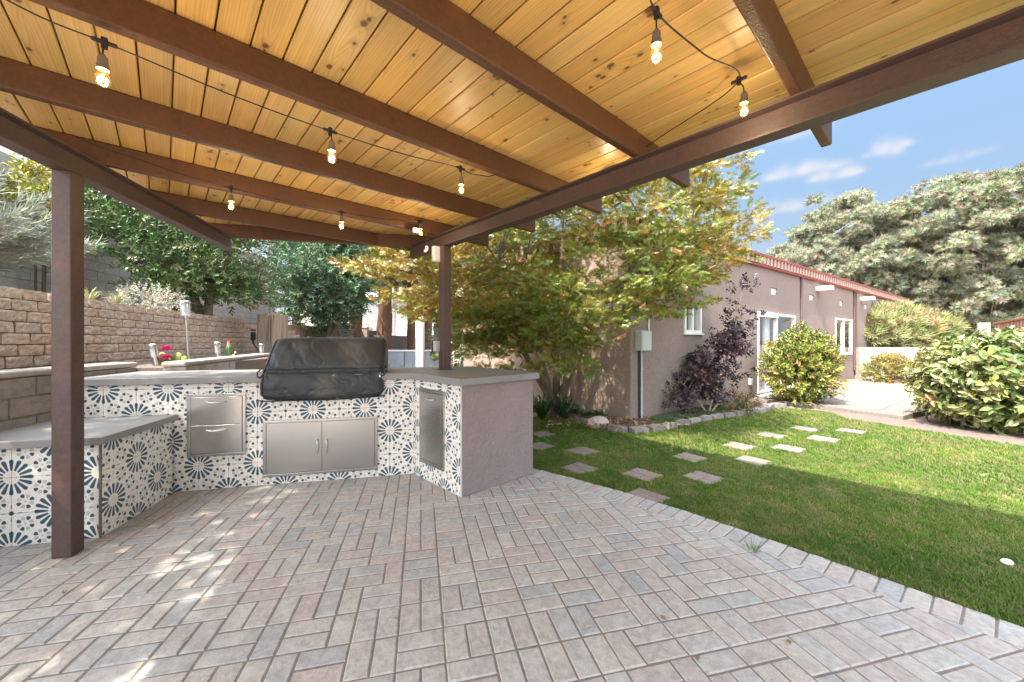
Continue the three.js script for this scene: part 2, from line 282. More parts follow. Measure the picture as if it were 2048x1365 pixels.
  for (let k = 0; k < edgeOut.length - 1; k++) {
    const s = edgeOut[k], t = edgeOut[k + 1], s2 = inner[k], t2 = inner[k + 1], l = Math.hypot(t[0] - s[0], t[1] - s[1]), n = Math.max(1, Math.round(l / 0.104));
    const L = (a, b, f) => [a[0] + (b[0] - a[0]) * f, a[1] + (b[1] - a[1]) * f];
    for (let m = 0; m < n; m++) { const f0 = m / n + 0.004 / l * 0.6, f1 = (m + 1) / n - 0.004 / l * 0.6; add([L(s2, t2, f0), L(s, t, f0), L(s, t, f1), L(s2, t2, f1)]); carry++; }
  }
  list.sort((a, b) => a.d - b.d);
  const rest = M.paver.map(() => []);
  list.forEach((e, i) => { const g = e.g.translate(0, 0, 2.4); if (i < 299) mesh('paver', g, M.paver[e.m], paving); else rest[e.m].push(g); });
  rest.forEach((r, i) => { if (r.length) mesh('far_pavers', merge(r), M.paver[i], paving).userData.kind = 'stuff'; });
}
M.stone = [[0.25, 0.20, 0.182], [0.27, 0.215, 0.195], [0.245, 0.205, 0.19]].map((c) => mat({ color: lin(...c), map: g2, bumpMap: gb2, bumpScale: 0.0016, roughness: 0.95 }));
// stepping stones let into the lawn, each of four cut pavers
const stones = [[0.43, 5.48, 0], [0.35, 4.86, 1], [0.86, 4.64, 2], [0.71, 4.01, 1], [1.29, 3.82, 2], [2.03, 4.38, 3], [1.86, 3.74, 1], [1.13, 3.27, 3], [2.87, 4.86, 3], [2.66, 4.26, 2], [3.66, 5.42, 2], [3.42, 4.76, 1], [4.22, 5.22, 3], [4.42, 5.82, 1], [5.0, 5.68, 2]];
const stoneText = ['half behind the counter end, farther of two', 'half behind the counter end, nearer of two', 'second column from the counter, farther one', 'second column from the counter, nearer one', 'left of the large shaded one', 'just inside the shadow edge, farther one', 'large and fully shaded, right hand one', 'touching the brick border',
  'on the bright strip, shaded rear edge', 'cut by the pergola shadow edge', 'in the tree shade', 'sunlit, right of the shadow edge one', 'sunlit, farther right in open grass', 'partly shaded, behind the sunlit row', 'farthest thin sunlit one'];
stones.forEach(([x, d, kind], i) => {
  const t = thing('stepping_stone', 'paver stepping stone in the lawn, ' + stoneText[i], 'stepping stone', V(x, -0.004, d), rad(90 - DH + rr(-4, 4)), 'stepping stones across the lawn');
  const s = 0.155, cut = kind % 2 ? [0.25, -0.22] : [-0.2, 0.28], g = 0.003;
  const cells = kind === 3 ? [[-1, -0.33, -1, 1], [-0.33, 0.33, -1, 1], [0.33, 1, -1, 1]] : kind === 2 ? [[-1, 0, -1, cut[0]], [-1, 0, cut[0], 1], [0, 1, -1, 1]] : [[-1, cut[0], 0, 1], [cut[0], 1, 0, 1], [-1, cut[1], -1, 0], [cut[1], 1, -1, 0]];
  for (const [x0, x1, y0, y1] of cells) { const ox = rr(0, 4); mesh('brick', slab([[x0 * s + g, y0 * s + g], [x1 * s - g, y0 * s + g], [x1 * s - g, y1 * s - g], [x0 * s + g, y1 * s - g]], -0.03, rr(-0.002, 0.002), 0.004, { uvAt: (a, b) => [a + ox, b] }), pick(M.stone), t); }
});
// grass blades
{
  const q = rng(5), blade = [];
  for (let i = 0; i < 13; i++) {
    const a = q() * 6.28, r = 0.019 * Math.sqrt(q()), h = 0.018 + q() * 0.02, w = 0.0013 + q() * 0.0009, lean = 0.004 + q() * 0.02, la = q() * 6.28, x = Math.cos(a) * r, z = Math.sin(a) * r, wx = Math.cos(la + 1.57) * w, wz = Math.sin(la + 1.57) * w, lx = Math.cos(la) * lean, lz = Math.sin(la) * lean;
    blade.push(x - wx, 0, z - wz, x + wx, 0, z + wz, x + wx * 0.8 + lx * 0.35, h * 0.6, z + wz * 0.8 + lz * 0.35, x - wx, 0, z - wz, x + wx * 0.8 + lx * 0.35, h * 0.6, z + wz * 0.8 + lz * 0.35, x - wx * 0.8 + lx * 0.35, h * 0.6, z - wz * 0.8 + lz * 0.35, x - wx * 0.8 + lx * 0.35, h * 0.6, z - wz * 0.8 + lz * 0.35, x + wx * 0.8 + lx * 0.35, h * 0.6, z + wz * 0.8 + lz * 0.35, x + lx, h, z + lz);
  }
  const g = new THREE.BufferGeometry(); g.setAttribute('position', new THREE.Float32BufferAttribute(blade, 3)); g.computeVertexNormals();
  const pos = [], m4 = new THREE.Matrix4(), col = new THREE.Color();
  for (let i = 0; i < 150000; i++) {
    const near = q() < 0.62, x = near ? 0.2 + q() * 3.9 : 0.2 + q() * 7, d = near ? 1.3 + q() * 3.2 : 1.3 + q() * 6.3;
    if (x > d * 1.45 || !inside([x + (q() - 0.5) * 0.05, d + (q() - 0.5) * 0.05], lawnPoly)) continue;
    const sl = 0.138 + 0.022 * q();
    if (stones.some(([sx, sd]) => Math.abs((x - sx) * Math.sin(rad(DH)) + (d - sd) * Math.cos(rad(DH))) < sl && Math.abs((x - sx) * Math.cos(rad(DH)) - (d - sd) * Math.sin(rad(DH))) < sl)) continue;
    pos.push([x, d, near]);
  }
  const im = new THREE.InstancedMesh(g, leafMat({ roughness: 0.85, transmission: 0.25, specularIntensity: 0.25 }), pos.length), quat = new THREE.Quaternion(), up = new THREE.Vector3(0, 1, 0);
  pos.forEach(([x, d, near], i) => {
    const s = (near ? 0.9 : 1.15) * (0.75 + 0.5 * q()), n = fbm(x * 2.2, d * 2.2, 999, 999, 71, 3), n2 = fbm(x * 9 + 50, d * 9, 999, 999, 72, 2), dry = 0.05 + Math.max(0, n2 - 0.47) * 0.7 + Math.max(0, fbm(x * 0.9 + 7, d * 0.9, 999, 999, 73, 3) - 0.5) * 0.55 + Math.max(0, q() - 0.72) * 2.9;
    m4.compose(V(x, -0.022, d), quat.setFromAxisAngle(up, q() * 6.28), new THREE.Vector3(s, s * (0.85 + 0.3 * n), s)); im.setMatrixAt(i, m4);
    const k = 0.75 + 0.5 * n + 0.25 * (q() - 0.5); im.setColorAt(i, col.setRGB((0.082 + 0.27 * dry + 0.04 * (n - 0.5)) * k, (0.172 + 0.10 * dry) * k, (0.018 + 0.13 * dry) * k));
  });
  im.name = 'grass'; im.castShadow = im.receiveShadow = true; im.userData = { kind: 'stuff', label: 'short mown grass of the lawn', category: 'grass' }; scene.add(im);
}
// far terrace of pavers behind the lawn, with a shallow step
{
  const t = thing('far_patio', null, null, V(8, 0, 9)); t.userData = { kind: 'structure' };
  const f = new Frame(6.27, 7.45, DH), q = rng(9), polyAll = [[6.3, 7.5], [6.73, 6.62], [8.6, 7.6], [11.2, 9.6], [12.6, 11.2], [9.9, 11.2], [5.3, 8.75]];
  mesh('slab', block(polyAll, -0.06, 0.035, 0.01).translate(-8, 0, 9), M.sand, t);
  for (let i = -12; i < 22; i++) for (let j = -4; j < 18; j++) {
    const L = 0.42, Wd = 0.3, s0 = i * L + (j % 2) * L / 2, n0 = -j * Wd + 1.2, P = (s, n) => { const v = f.pt(s, 0, n); return [v.x, -v.z]; };
    let p = [P(s0 + 0.004, n0 - Wd + 0.004), P(s0 + L - 0.004, n0 - Wd + 0.004), P(s0 + L - 0.004, n0 - 0.004), P(s0 + 0.004, n0 - 0.004)];
    if (area(p) < 0) p.reverse();
    for (let k = 0; k < polyAll.length; k++) { const a = polyAll[k], b = polyAll[(k + 1) % polyAll.length], sg = area(polyAll) > 0 ? 1 : -1; p = clip(p, sg * (b[1] - a[1]), -sg * (b[0] - a[0]), sg * ((b[1] - a[1]) * a[0] - (b[0] - a[0]) * a[1])); if (p.length < 3) break; }
    if (p.length < 3 || Math.abs(area(p)) < 0.004) continue;
    mesh('paver', slab(p, 0.02, 0.045 + q() * 0.003, 0.004).translate(-8, 0, 9), pick(M.patio, q), t);
  }
}
struct('gravel_strip', boxUV(sheet([[5.6, 7.62], [6.25, 7.5], [6.7, 6.62], [7.2, 6.1], [9.5, 4.2], [11, 0], [9.2, -1], [8.4, 1.6], [7.4, 3.6], [6.45, 4.85], [6.13, 5.7], [5.95, 6.0], [5.74, 6.6]], -0.03)), M.gravel);
{
  const g = new THREE.SphereGeometry(1, 24, 12, 0, Math.PI * 2, 0, Math.PI / 2); g.scale(2.4, 0.16, 1.5); g.translate(12.2, -0.03, -11.6);
  struct('soil_mound', boxUV(g), M.soil);
}
// ------------------------------------------------------------------ pergola
{
  const Y0 = 2.36, Y1 = 2.505, Y2 = 2.655, LP = [-2.748, 2.382], RP = [-0.742, 4.25];
  const t = thing('pergola', 'brown steel pergola with honey pine board ceiling and two square posts', 'pergola', V(LP[0], 0, LP[1]));
  const put = (name, geo, m, f, s = 0, y = 0, n = 0) => part(t, name, geo, m, f, s, y, n);
  const fl = new Frame(LP[0], LP[1], DP - 90), fr = new Frame(RP[0], RP[1], DR - 90);
  const post = (f, y0, y1) => { const m = put('post', boxUV(rbox(0.1, y1 - y0, 0.1, 0.008, 0, (y1 - y0) / 2, 0, 3)), M.steel, f, 0, y0, 0); return m; };
  post(fl, 0, Y0); post(fr, 1.005, Y0);
  const base = new Frame(RP[0], RP[1], DR - 90); put('base_plate', rbox(0.135, 0.008, 0.135, 0.002), M.steel, base, 0, 1.01, 0);
  const sh = new THREE.Shape(), hw = 0.05, tf = 0.009, tw = 0.005, H = Y1 - Y0;
  [[-hw, 0], [hw, 0], [hw, tf], [tw, tf + 0.006], [tw, H - tf - 0.006], [hw, H - tf], [hw, H], [-hw, H], [-hw, H - tf], [-tw, H - tf - 0.006], [-tw, tf + 0.006], [-hw, tf]].forEach((p, i) => i ? sh.lineTo(...p) : sh.moveTo(...p));
  const beam = (f, s0, s1) => { const g = new THREE.ExtrudeGeometry(sh, { depth: s1 - s0, bevelEnabled: true, bevelSize: 0.001, bevelThickness: 0.001, bevelSegments: 1 }); g.rotateY(Math.PI / 2); g.translate(s0, 0, 0); put('beam', boxUV(g), M.steel, f, 0, Y0, 0); };
  beam(fl, -3.4, 2.08); beam(fr, -4.6, 0.8);
  // rafters across, resting on the beams
  const vs = [-0.37, 0.455, 1.305, 2.105, 2.96, 3.775, 4.672];
  const backAt = (u) => { // line of the end rafter
    const f = new Frame(-3.17, 4.46, DP); const dv = [f.dx * R2[0] + f.dd * R2[1], f.dx * R1[0] + f.dd * R1[1]], o = [f.x * R2[0] + f.d * R2[1], f.x * R1[0] + f.d * R1[1]]; return o[1] + (u - o[0]) / dv[0] * dv[1];
  };
  const uLeft = (v) => { // inner side of the left roof edge
    let u = -6; for (; u < 3; u += 0.01) { const p = uv(u, v); if (p[0] * P2[0] + p[1] * P2[1] > -2.38) break; } return u; };
  for (const v of vs) {
    let a = uLeft(v), b = 3.0; while (backAt(a) < v + 0.02 && a < b) a += 0.01;
    const p = uv(0, v), f = new Frame(p[0], p[1], DR);
    put('rafter', boxUV(rbox(b - a, Y2 - Y1, 0.055, 0.012, (a + b) / 2, (Y2 - Y1) / 2, 0, 3)), M.rafter, f, 0, Y1 + 0.0005, 0);
  }
  { const f = new Frame(-3.17, 4.46, DP); put('end_rafter', boxUV(rbox(2.75, Y2 - Y1, 0.05, 0.008, 0.95, (Y2 - Y1) / 2, 0.026, 3)), M.rafter, f, 0, Y1 + 0.0005, 0); }
  // ceiling boards run along the beams
  const q = rng(31), pitch = 0.1282;
  for (let k = -46; k < 24; k++) {
    const u0 = 0.033 + k * pitch, u1 = u0 + pitch; if (u1 > 3.02) break;
    const corner = (a, b) => { const va = backAt(a) + 0.06, vb = backAt(b) + 0.06; return [uv(a, -0.95), uv(b, -0.95), uv(b, vb), uv(a, va)]; };
    const cut = (poly) => clip(poly, -P2[0], -P2[1], 2.56);
    let p = cut(corner(u0 + 0.0006, u1 - 0.0006)); if (p.length < 3) continue;
    const ox = q() * 2.4, oy = q() * 0.6;
    const uvAt = (x, d) => { const u = x * R2[0] + d * R2[1], v = x * R1[0] + d * R1[1]; return [v + ox, u - u0 + oy]; };
    const g1 = slab(p, Y2 + 0.009, Y2 + 0.022, 0, { uvAt });
    const pb = cut(corner(u0 + 0.0035, u1 - 0.0035)), g0 = slab(pb, Y2 + 0.0003, Y2 + 0.0088, 0.004, { low: true, uvAt });
    mesh('ceiling_board', merge([g0, g1]).translate(-t.position.x, 0, -t.position.z), M.plank[Math.floor(q() * M.plank.length)], t);
  }
  const roof = clip([uv(-7, -0.95), uv(3.03, -0.95), uv(3.03, backAt(3.03) + 0.07), uv(-7, backAt(-7) + 0.07)], -P2[0], -P2[1], 2.58);
  mesh('roof_deck', slab(roof, Y2 + 0.024, Y2 + 0.06, 0).translate(-t.position.x, 0, -t.position.z), M.steel, t);
}
// string lights: three runs of cord with drop lamps
{
  const bulbPts = [[0, 0.0], [0.011, 0.001], [0.0175, 0.006], [0.0215, 0.014], [0.0225, 0.024], [0.021, 0.034], [0.0175, 0.045], [0.0145, 0.054], [0.0135, 0.062]].map((p) => new THREE.Vector2(...p));
  const bulbG = new THREE.LatheGeometry(bulbPts, 24).translate(0, -0.062, 0);
  const glass = new THREE.MeshPhysicalMaterial({ color: lin(1, 0.82, 0.45), roughness: 0.06, transmission: 1, thickness: 0, ior: 1.45, emissive: lin(1, 0.62, 0.2), emissiveIntensity: 0.13 });
  const glow = mat({ color: lin(0.9, 0.6, 0.2), emissive: lin(1, 0.78, 0.42), emissiveIntensity: 0.3 });
  const socketG = merge([cyl(0.0145, 0.0165, 0.045, 0, -0.0225, 0, 18), cyl(0.018, 0.018, 0.006, 0, -0.042, 0, 18), cyl(0.018, 0.018, 0.004, 0, -0.03, 0, 18), cyl(0.006, 0.013, 0.014, 0, 0.006, 0, 12)]);
  const filG = merge([cyl(0.0035, 0.0035, 0.03, 0, -0.031, 0, 8), cyl(0.0016, 0.0016, 0.03, 0.004, -0.03, 0, 6), cyl(0.0016, 0.0016, 0.03, -0.004, -0.03, 0, 6)]);
  const teeG = (a) => { const g = merge([rbox(0.07, 0.014, 0.014, 0.005), cyl(0.008, 0.01, 0.02, 0, -0.012, 0, 10), rbox(0.02, 0.03, 0.02, 0.005, 0, 0.002, 0)]); return g.rotateY(a); };
  const run = (label, pts, lamps, r = 0.0032) => {
    const t = thing('string_light', label, 'string lights', pts[0], 0, 'strings of amber bulbs under the pergola ceiling');
    const L = (p) => p.clone().sub(t.position);
    const all = []; pts.forEach((p, i) => { all.push(L(p)); if (i < pts.length - 1) { const m = L(p).lerp(L(pts[i + 1]), 0.5); m.y -= 0.012; all.push(m); } });
    mesh('cord', tube(all, r, all.length * 8), M.black, t);
    for (const [p, dir, drop, tilt] of lamps) {
      const a = Math.atan2(-dir.z, dir.x), c = L(p); mesh('cord_tee', teeG(a), M.black, t, c);
      const e = c.clone().add(new THREE.Vector3(tilt, -drop, 0));
      mesh('drop_cord', tube([c.clone().add(new THREE.Vector3(0, -0.01, 0)), c.clone().lerp(e, 0.5).add(new THREE.Vector3(tilt * 0.25, 0, 0)), e], 0.0028, 10), M.black, t);
      const s = mesh('lamp_socket', socketG, M.tan, t, e.clone().add(new THREE.Vector3(0, -0.012, 0)));
      const b = mesh('bulb', bulbG, glass, t, s.position.clone().add(new THREE.Vector3(0, -0.045, 0))); mesh('filament', filG, glow, b);
      const l = new THREE.PointLight(new THREE.Color(1, 0.78, 0.48), 0.09, 8, 2); l.position.copy(b.position).add(new THREE.Vector3(0, -0.03, 0)); l.castShadow = true; l.shadow.radius = 1; t.add(l);
    }
  };
  const dr = V(R2[0], 0, R2[1]), dk = V(R1[0], 0, R1[1]);
  const b1 = V(-1.515, 2.43, 1.43), b2 = V(-0.931, 2.395, 1.97), b3 = V(-0.348, 2.487, 2.6);
  run('string light run at the front left, carrying the largest bulb at upper left', [V(-1.95, 2.49, 1.02), V(-1.74, 2.475, 1.24), b1, b2, b3, V(-0.22, 2.5, 2.74), V(-0.12, 2.56, 2.86)], [[b1, dr, 0.045, -0.006], [b2, dr, 0.045, 0.008], [b3, dr, 0.055, 0.006]]);
  const b4 = V(0.518, 2.5, 1.38), b5 = V(1.091, 2.575, 1.85), b6 = V(0.739, 2.62, 2.95);
  run('string light run at the right, with the bulb nearest the roof edge and sky', [V(0.4, 2.52, 1.22), b4, b5, b6, V(0.28, 2.52, 3.16), V(-0.1, 2.52, 3.54)], [[b4, dr, 0.062, 0.0], [b5, dk, 0.055, 0.025], [b6, dk, 0.045, 0.008]]);
  const b7 = V(-2.087, 2.458, 2.86), b8 = V(-1.506, 2.457, 3.4), b9 = V(-0.93, 2.53, 3.9);
  run('string light run farthest back, along the dark rafter behind the beam end', [V(-2.52, 2.50, 2.2), V(-2.4, 2.48, 2.42), b7, b8, b9], [[b7, dr, 0.045, 0], [b8, dr, 0.03, 0], [b9, dr, 0.02, 0.004]]);
}
// ------------------------------------------------------------------ outdoor kitchen
const tileMats = (() => {
  const c = document.createElement('canvas'); c.width = c.height = 512; const x = c.getContext('2d'), S = 512;
  x.fillStyle = '#f1eee8'; x.fillRect(0, 0, S, S);
  const q = rng(4); for (let i = 0; i < 2600; i++) { x.fillStyle = `rgba(${150 + q() * 90},${140 + q() * 90},${125 + q() * 90},0.05)`; x.beginPath(); x.arc(q() * S, q() * S, 1 + q() * 14, 0, 7); x.fill(); }
  const drop = (cx, cy, a, r0, r1, w, col) => { x.save(); x.translate(cx, cy); x.rotate(a); x.fillStyle = col; x.beginPath(); x.moveTo(r0, 0); x.bezierCurveTo(r0 + (r1 - r0) * 0.12, -w * 0.8, r0 + (r1 - r0) * 0.5, -w, r0 + (r1 - r0) * 0.72, -w); x.bezierCurveTo(r1 * 1.02, -w, r1 * 1.02, w, r0 + (r1 - r0) * 0.72, w); x.bezierCurveTo(r0 + (r1 - r0) * 0.5, w, r0 + (r1 - r0) * 0.12, w * 0.8, r0, 0); x.fill(); x.restore(); };
  const petal = (cx, cy, a) => { x.save(); x.translate(cx, cy); x.rotate(a); x.fillStyle = '#3a5868'; x.beginPath(); x.moveTo(0.19 * S, -0.022 * S); x.lineTo(0.43 * S, -0.052 * S); x.arc(0.445 * S, 0, 0.052 * S, -Math.PI / 2, Math.PI / 2); x.lineTo(0.19 * S, 0.022 * S); x.closePath(); x.fill(); x.restore(); };
  const corner = (cx, cy, sx, sy, star) => {
    if (star) { for (let k = 0; k <= 4; k++) petal(cx, cy, Math.atan2(sy * Math.sin(k * Math.PI / 8), sx * Math.cos(k * Math.PI / 8))); x.strokeStyle = '#cfc8be'; x.lineWidth = 3; x.beginPath(); x.arc(cx, cy, 0.11 * S, 0, 7); x.stroke(); return; }
    x.fillStyle = '#3a505c'; x.beginPath(); x.arc(cx, cy, 0.058 * S, 0, 7); x.fill(); x.fillStyle = '#8e98a0'; x.beginPath(); x.arc(cx, cy, 0.02 * S, 0, 7); x.fill();
    x.save(); x.translate(cx, cy); x.scale(sx, sy); const fx = 0.31 * S, fy = 0.31 * S;
    for (let k = 0; k < 4; k++) { drop(fx, fy, rad(24 + 90 * k), 0.10 * S, 0.215 * S, 0.05 * S, '#37505d'); drop(fx, fy, rad(69 + 90 * k), 0.085 * S, 0.205 * S, 0.048 * S, '#c3c1ba'); }
    x.fillStyle = '#cbc6bc'; x.beginPath(); x.arc(fx, fy, 0.03 * S, 0, 7); x.fill();
    drop(0.12 * S, 0, 0, 0, 0.13 * S, 0.022 * S, '#b9b4ab'); drop(0, 0.12 * S, Math.PI / 2, 0, 0.13 * S, 0.022 * S, '#b9b4ab'); x.restore();
  };
  corner(0, 0, 1, 1, false); corner(S, S, -1, -1, false); corner(S, 0, -1, 1, true); corner(0, S, 1, -1, true);
  const t = new THREE.CanvasTexture(c); t.colorSpace = THREE.SRGBColorSpace; t.wrapS = t.wrapT = THREE.RepeatWrapping; t.anisotropy = 8;
  return [[0.97, 0.97, 0.97], [0.93, 0.93, 0.92], [0.95, 0.96, 0.97]].map((k) => mat({ color: lin(...k), map: t, roughness: 0.5, bumpMap: at(grainB, 0.5), bumpScale: 0.0005 }));
})();
M.grout = mat({ color: lin(0.42, 0.39, 0.35), roughness: 1 });
{
  const TP = 0.231;
  // tiles over s0..s1, y0..y1 of a face; column lines at phase + k * TP; star decides the drawing's turn; holes are panels that cover tiles
  function tiles(t, f, s0, s1, y0, y1, phase, parity, holes = [], rows0 = 0.211) {
    const q = rng(Math.round(1000 + s1 * 100)), g = 0.0012;
    for (let i = Math.floor((s0 - phase) / TP); phase + i * TP < s1; i++) for (let j = Math.floor((y0 - rows0) / TP); rows0 + j * TP < y1; j++) {
      const a = phase + i * TP, b = rows0 + j * TP, a0 = Math.max(a + g, s0), a1 = Math.min(a + TP - g, s1), b0 = Math.max(b + g, y0), b1 = Math.min(b + TP - g, y1);
      if (a1 - a0 < 0.006 || b1 - b0 < 0.006 || holes.some((h) => a0 > h[0] && a1 < h[1] && b0 > h[2] && b1 < h[3])) continue;
      const flip = ((i + j + parity) % 2 + 2) % 2, geo = rbox(a1 - a0, b1 - b0, 0.012, 0.0015, 0, 0, 0, 1), p = geo.attributes.position, u = new Float32Array(p.count * 2);
      for (let k = 0; k < p.count; k++) { let U = (p.getX(k) + (a0 + a1) / 2 - a) / TP; const Wv = (p.getY(k) + (b0 + b1) / 2 - b) / TP; if (flip) U = 1 - U; u[2 * k] = U; u[2 * k + 1] = Wv; }
      geo.setAttribute('uv', new THREE.BufferAttribute(u, 2));
      part(t, 'tile', geo, pick(tileMats, q), f, (a0 + a1) / 2, (b0 + b1) / 2, -0.006 + (q() - 0.5) * 0.0008);
    }
  }
  const B = new Frame(-2.963, 3.36, DP), I = [B.x + 2.04 * B.dx, B.d + 2.04 * B.dd], C = [-0.424, 3.247];
  const wingLen = Math.hypot(C[0] - I[0], C[1] - I[1]), wingA = Math.atan2(C[0] - I[0], C[1] - I[1]) * 180 / Math.PI, Wg = new Frame(I[0], I[1], wingA), E = new Frame(C[0], C[1], 47.5);
  const t = thing('outdoor_kitchen', 'patterned tile outdoor kitchen counter with stainless drawers and doors under the pergola', 'outdoor kitchen', V(I[0], 0, I[1]));
  const z = t.position, local = (g) => g.translate(-z.x, 0, -z.z);
  const FL = [B.x - 0.86 * B.dx, B.d - 0.86 * B.dd], Cr = [C[0] + 0.856 * E.dx, C[1] + 0.856 * E.dd], K = [-0.57, 4.77], BL = [-4.0, 3.96];
  const core = (p, e) => block(p, 0, 0.944, 0.004);
  const in1 = 0.013, inn = [[FL[0] - in1 * B.dd, FL[1] + in1 * B.dx], [I[0] - 0.001, I[1] + 0.017], [C[0] + 0.002, C[1] + 0.016], [Cr[0], Cr[1]], [K[0], K[1]], BL];
  mesh('body', local(core(inn)), M.grout, t);
  part(t, 'stucco_end', boxUV(rbox(0.856, 0.944, 0.03, 0.006, 0.428, 0.472, 0)), M.kitchenStucco, E, 0, 0, -0.012);
  part(t, 'edge_trim', rbox(0.008, 0.944, 0.016, 0.002, 0, 0.472, 0), M.grey, E, -0.002, 0, -0.006);
  // countertop with overhang
  const o = 0.042, cross = (p, a, p2, a2) => { const d1 = [Math.sin(rad(a)), Math.cos(rad(a))], d2 = [Math.sin(rad(a2)), Math.cos(rad(a2))], k = ((p2[0] - p[0]) * d2[1] - (p2[1] - p[1]) * d2[0]) / (d1[0] * d2[1] - d1[1] * d2[0]); return [p[0] + k * d1[0], p[1] + k * d1[1]]; };
  const fo = (f, n) => [f.x + n * f.dd, f.d - n * f.dx];
  const FLo = [FL[0] + o * B.dd, FL[1] - o * B.dx], Io = cross(fo(B, o), B.a, fo(Wg, o), Wg.a), Co = cross(fo(Wg, o), Wg.a, fo(E, o), E.a), Cro = [Cr[0] + o * E.dd + 0.05 * E.dx, Cr[1] - o * E.dx + 0.05 * E.dd], Ko = [K[0] + 0.04, K[1] + 0.05], BLo = [-4.02, 3.99];
  const slabP = [FLo, Io, Co, Cro, Ko, BLo];
  mesh('countertop', local(block(slabP, 0.9445, 1.004, 0.005)), M.concrete, t);
  const drawer = [0.112, 0.568, 0.295, 0.853], doors = [0.706, 1.700, 0.072, 0.592], coverH = [0.72, 1.70, 0.80, 1.2];
  tiles(t, B, -0.86, 2.04, 0.0, 0.944, 0.658, 0, [drawer, doors, coverH]);
  const wg = (s) => wingLen - s;                                         // s measured from the outer corner
  const bin = [wg(0.668), wg(0.25), 0.158, 0.872];
  tiles(t, Wg, 0.0, wingLen - 0.004, 0.0, 0.944, wg(0.725) + 0.0, 1, [bin]);
  // drawers
  const handle = (len) => { const a = []; for (let i = 0; i <= 12; i++) { const u = i / 12 * 2 - 1; a.push(new THREE.Vector3(u * len / 2, -0.006 * (1 - u * u), 0.004 + 0.026 * (1 - u ** 4))); } return merge([limb(a, [0.006, 0.0045, 0.0055, 0.0045, 0.006], 10), cyl(0.009, 0.009, 0.004, 0, 0, 0, 14).rotateX(Math.PI / 2).translate(-len / 2, 0, 0.003), cyl(0.009, 0.009, 0.004, 0, 0, 0, 14).rotateX(Math.PI / 2).translate(len / 2, 0, 0.003)]); };
  const frame = (w, h, b, dpt = 0.02) => merge([rbox(w, b, dpt, 0.004, 0, h / 2 - b / 2, 0), rbox(w, b, dpt, 0.004, 0, -h / 2 + b / 2, 0), rbox(b, h - 2 * b, dpt - 0.001, 0.004, -w / 2 + b / 2, 0, 0), rbox(b, h - 2 * b, dpt - 0.001, 0.004, w / 2 - b / 2, 0, 0), box(w - 2 * b, h - 2 * b, 0.006, 0, 0, -dpt / 2 + 0.004)]);
  const unit = (f, r, b) => part(t, 'steel_frame', boxUV(frame(r[1] - r[0], r[3] - r[2], b)), M.inox, f, (r[0] + r[1]) / 2, (r[2] + r[3]) / 2, 0.008);
  const panel = (parent, name, w, h, x, y, up = false) => { const g = boxUV(rbox(w, h, 0.016, 0.003)); if (up) { const u = g.attributes.uv; for (let i = 0; i < u.count; i++) { const a = u.getX(i); u.setXY(i, u.getY(i), a); } } return mesh(name, g, M.inox, parent, new THREE.Vector3(x, y, 0.004)); };
  const du = unit(B, drawer, 0.026), dw = drawer[1] - drawer[0] - 0.058, dh = (drawer[3] - drawer[2] - 0.058) / 2;
  for (const k of [1, -1]) { const p = panel(du, 'drawer', dw, dh - 0.003, 0, k * dh / 2); p.userData.label = k > 0 ? 'upper steel drawer front' : 'lower steel drawer front'; const hm = mesh('drawer_handle', handle(0.15), M.chrome, du, new THREE.Vector3(0.0, k * dh / 2 + dh * 0.33, 0.012)); hm.userData.label = k > 0 ? 'handle of the upper drawer' : 'handle of the lower drawer'; }
  const dd = unit(B, doors, 0.026), ow = (doors[1] - doors[0] - 0.058) / 2, oh = doors[3] - doors[2] - 0.058;
  for (const k of [-1, 1]) { const p = panel(dd, 'door', ow - 0.002, oh, k * ow / 2, 0, true); p.userData.label = k < 0 ? 'left steel cabinet door' : 'right steel cabinet door'; mesh('door_handle', handle(0.14).rotateZ(Math.PI / 2), M.chrome, dd, new THREE.Vector3(k * 0.04, 0, 0.012)); }
  const bu = unit(Wg, bin, 0.032), bw = bin[1] - bin[0] - 0.07, bh = bin[3] - bin[2] - 0.07;
  panel(bu, 'bin_door', bw, bh, 0, 0, true); mesh('bin_handle', handle(0.13), M.chrome, bu, new THREE.Vector3(0, bh / 2 - 0.055, 0.012));
  // the lower bench at the left end
  const bc = [-2.761, 2.58], F1 = new Frame(bc[0] - 0.95 * B.dx, bc[1] - 0.95 * B.dd, DP), F2 = new Frame(bc[0], bc[1], DP - 90), L2 = 0.772;
  const b = thing('tiled_bench', 'low tiled counter with concrete slab top beside the left pergola post', 'bench counter', V(bc[0], 0, bc[1]));
  const bl = (g) => g.translate(-b.position.x, 0, -b.position.z), wl = (n, s) => [bc[0] + n * P2[0] + s * P1[0], bc[1] + n * P2[1] + s * P1[1]];
  mesh('body', bl(block([wl(-0.95, 0.013), wl(-0.013, 0.013), wl(-0.013, L2), wl(-0.95, L2)], 0, 0.632, 0.003)), M.grout, b);
  mesh('bench_top', bl(block([wl(-0.97, -o), wl(o, -o), wl(o, L2 + 0.004), wl(-0.97, L2 + 0.004)], 0.633, 0.684, 0.005)), M.concrete, b);
  tiles(b, F1, 0, 0.95 - 0.006, 0.0, 0.632, 0.95 - 0.007 - 4 * TP, 1);
  tiles(b, F2, 0.0, L2, 0.0, 0.632, 0.113 - TP, 1, []);
  part(b, 'edge_trim', rbox(0.012, 0.632, 0.012, 0.002, 0, 0.316, 0), M.tan, F1, 0.95 - 0.002, 0, -0.004);
}
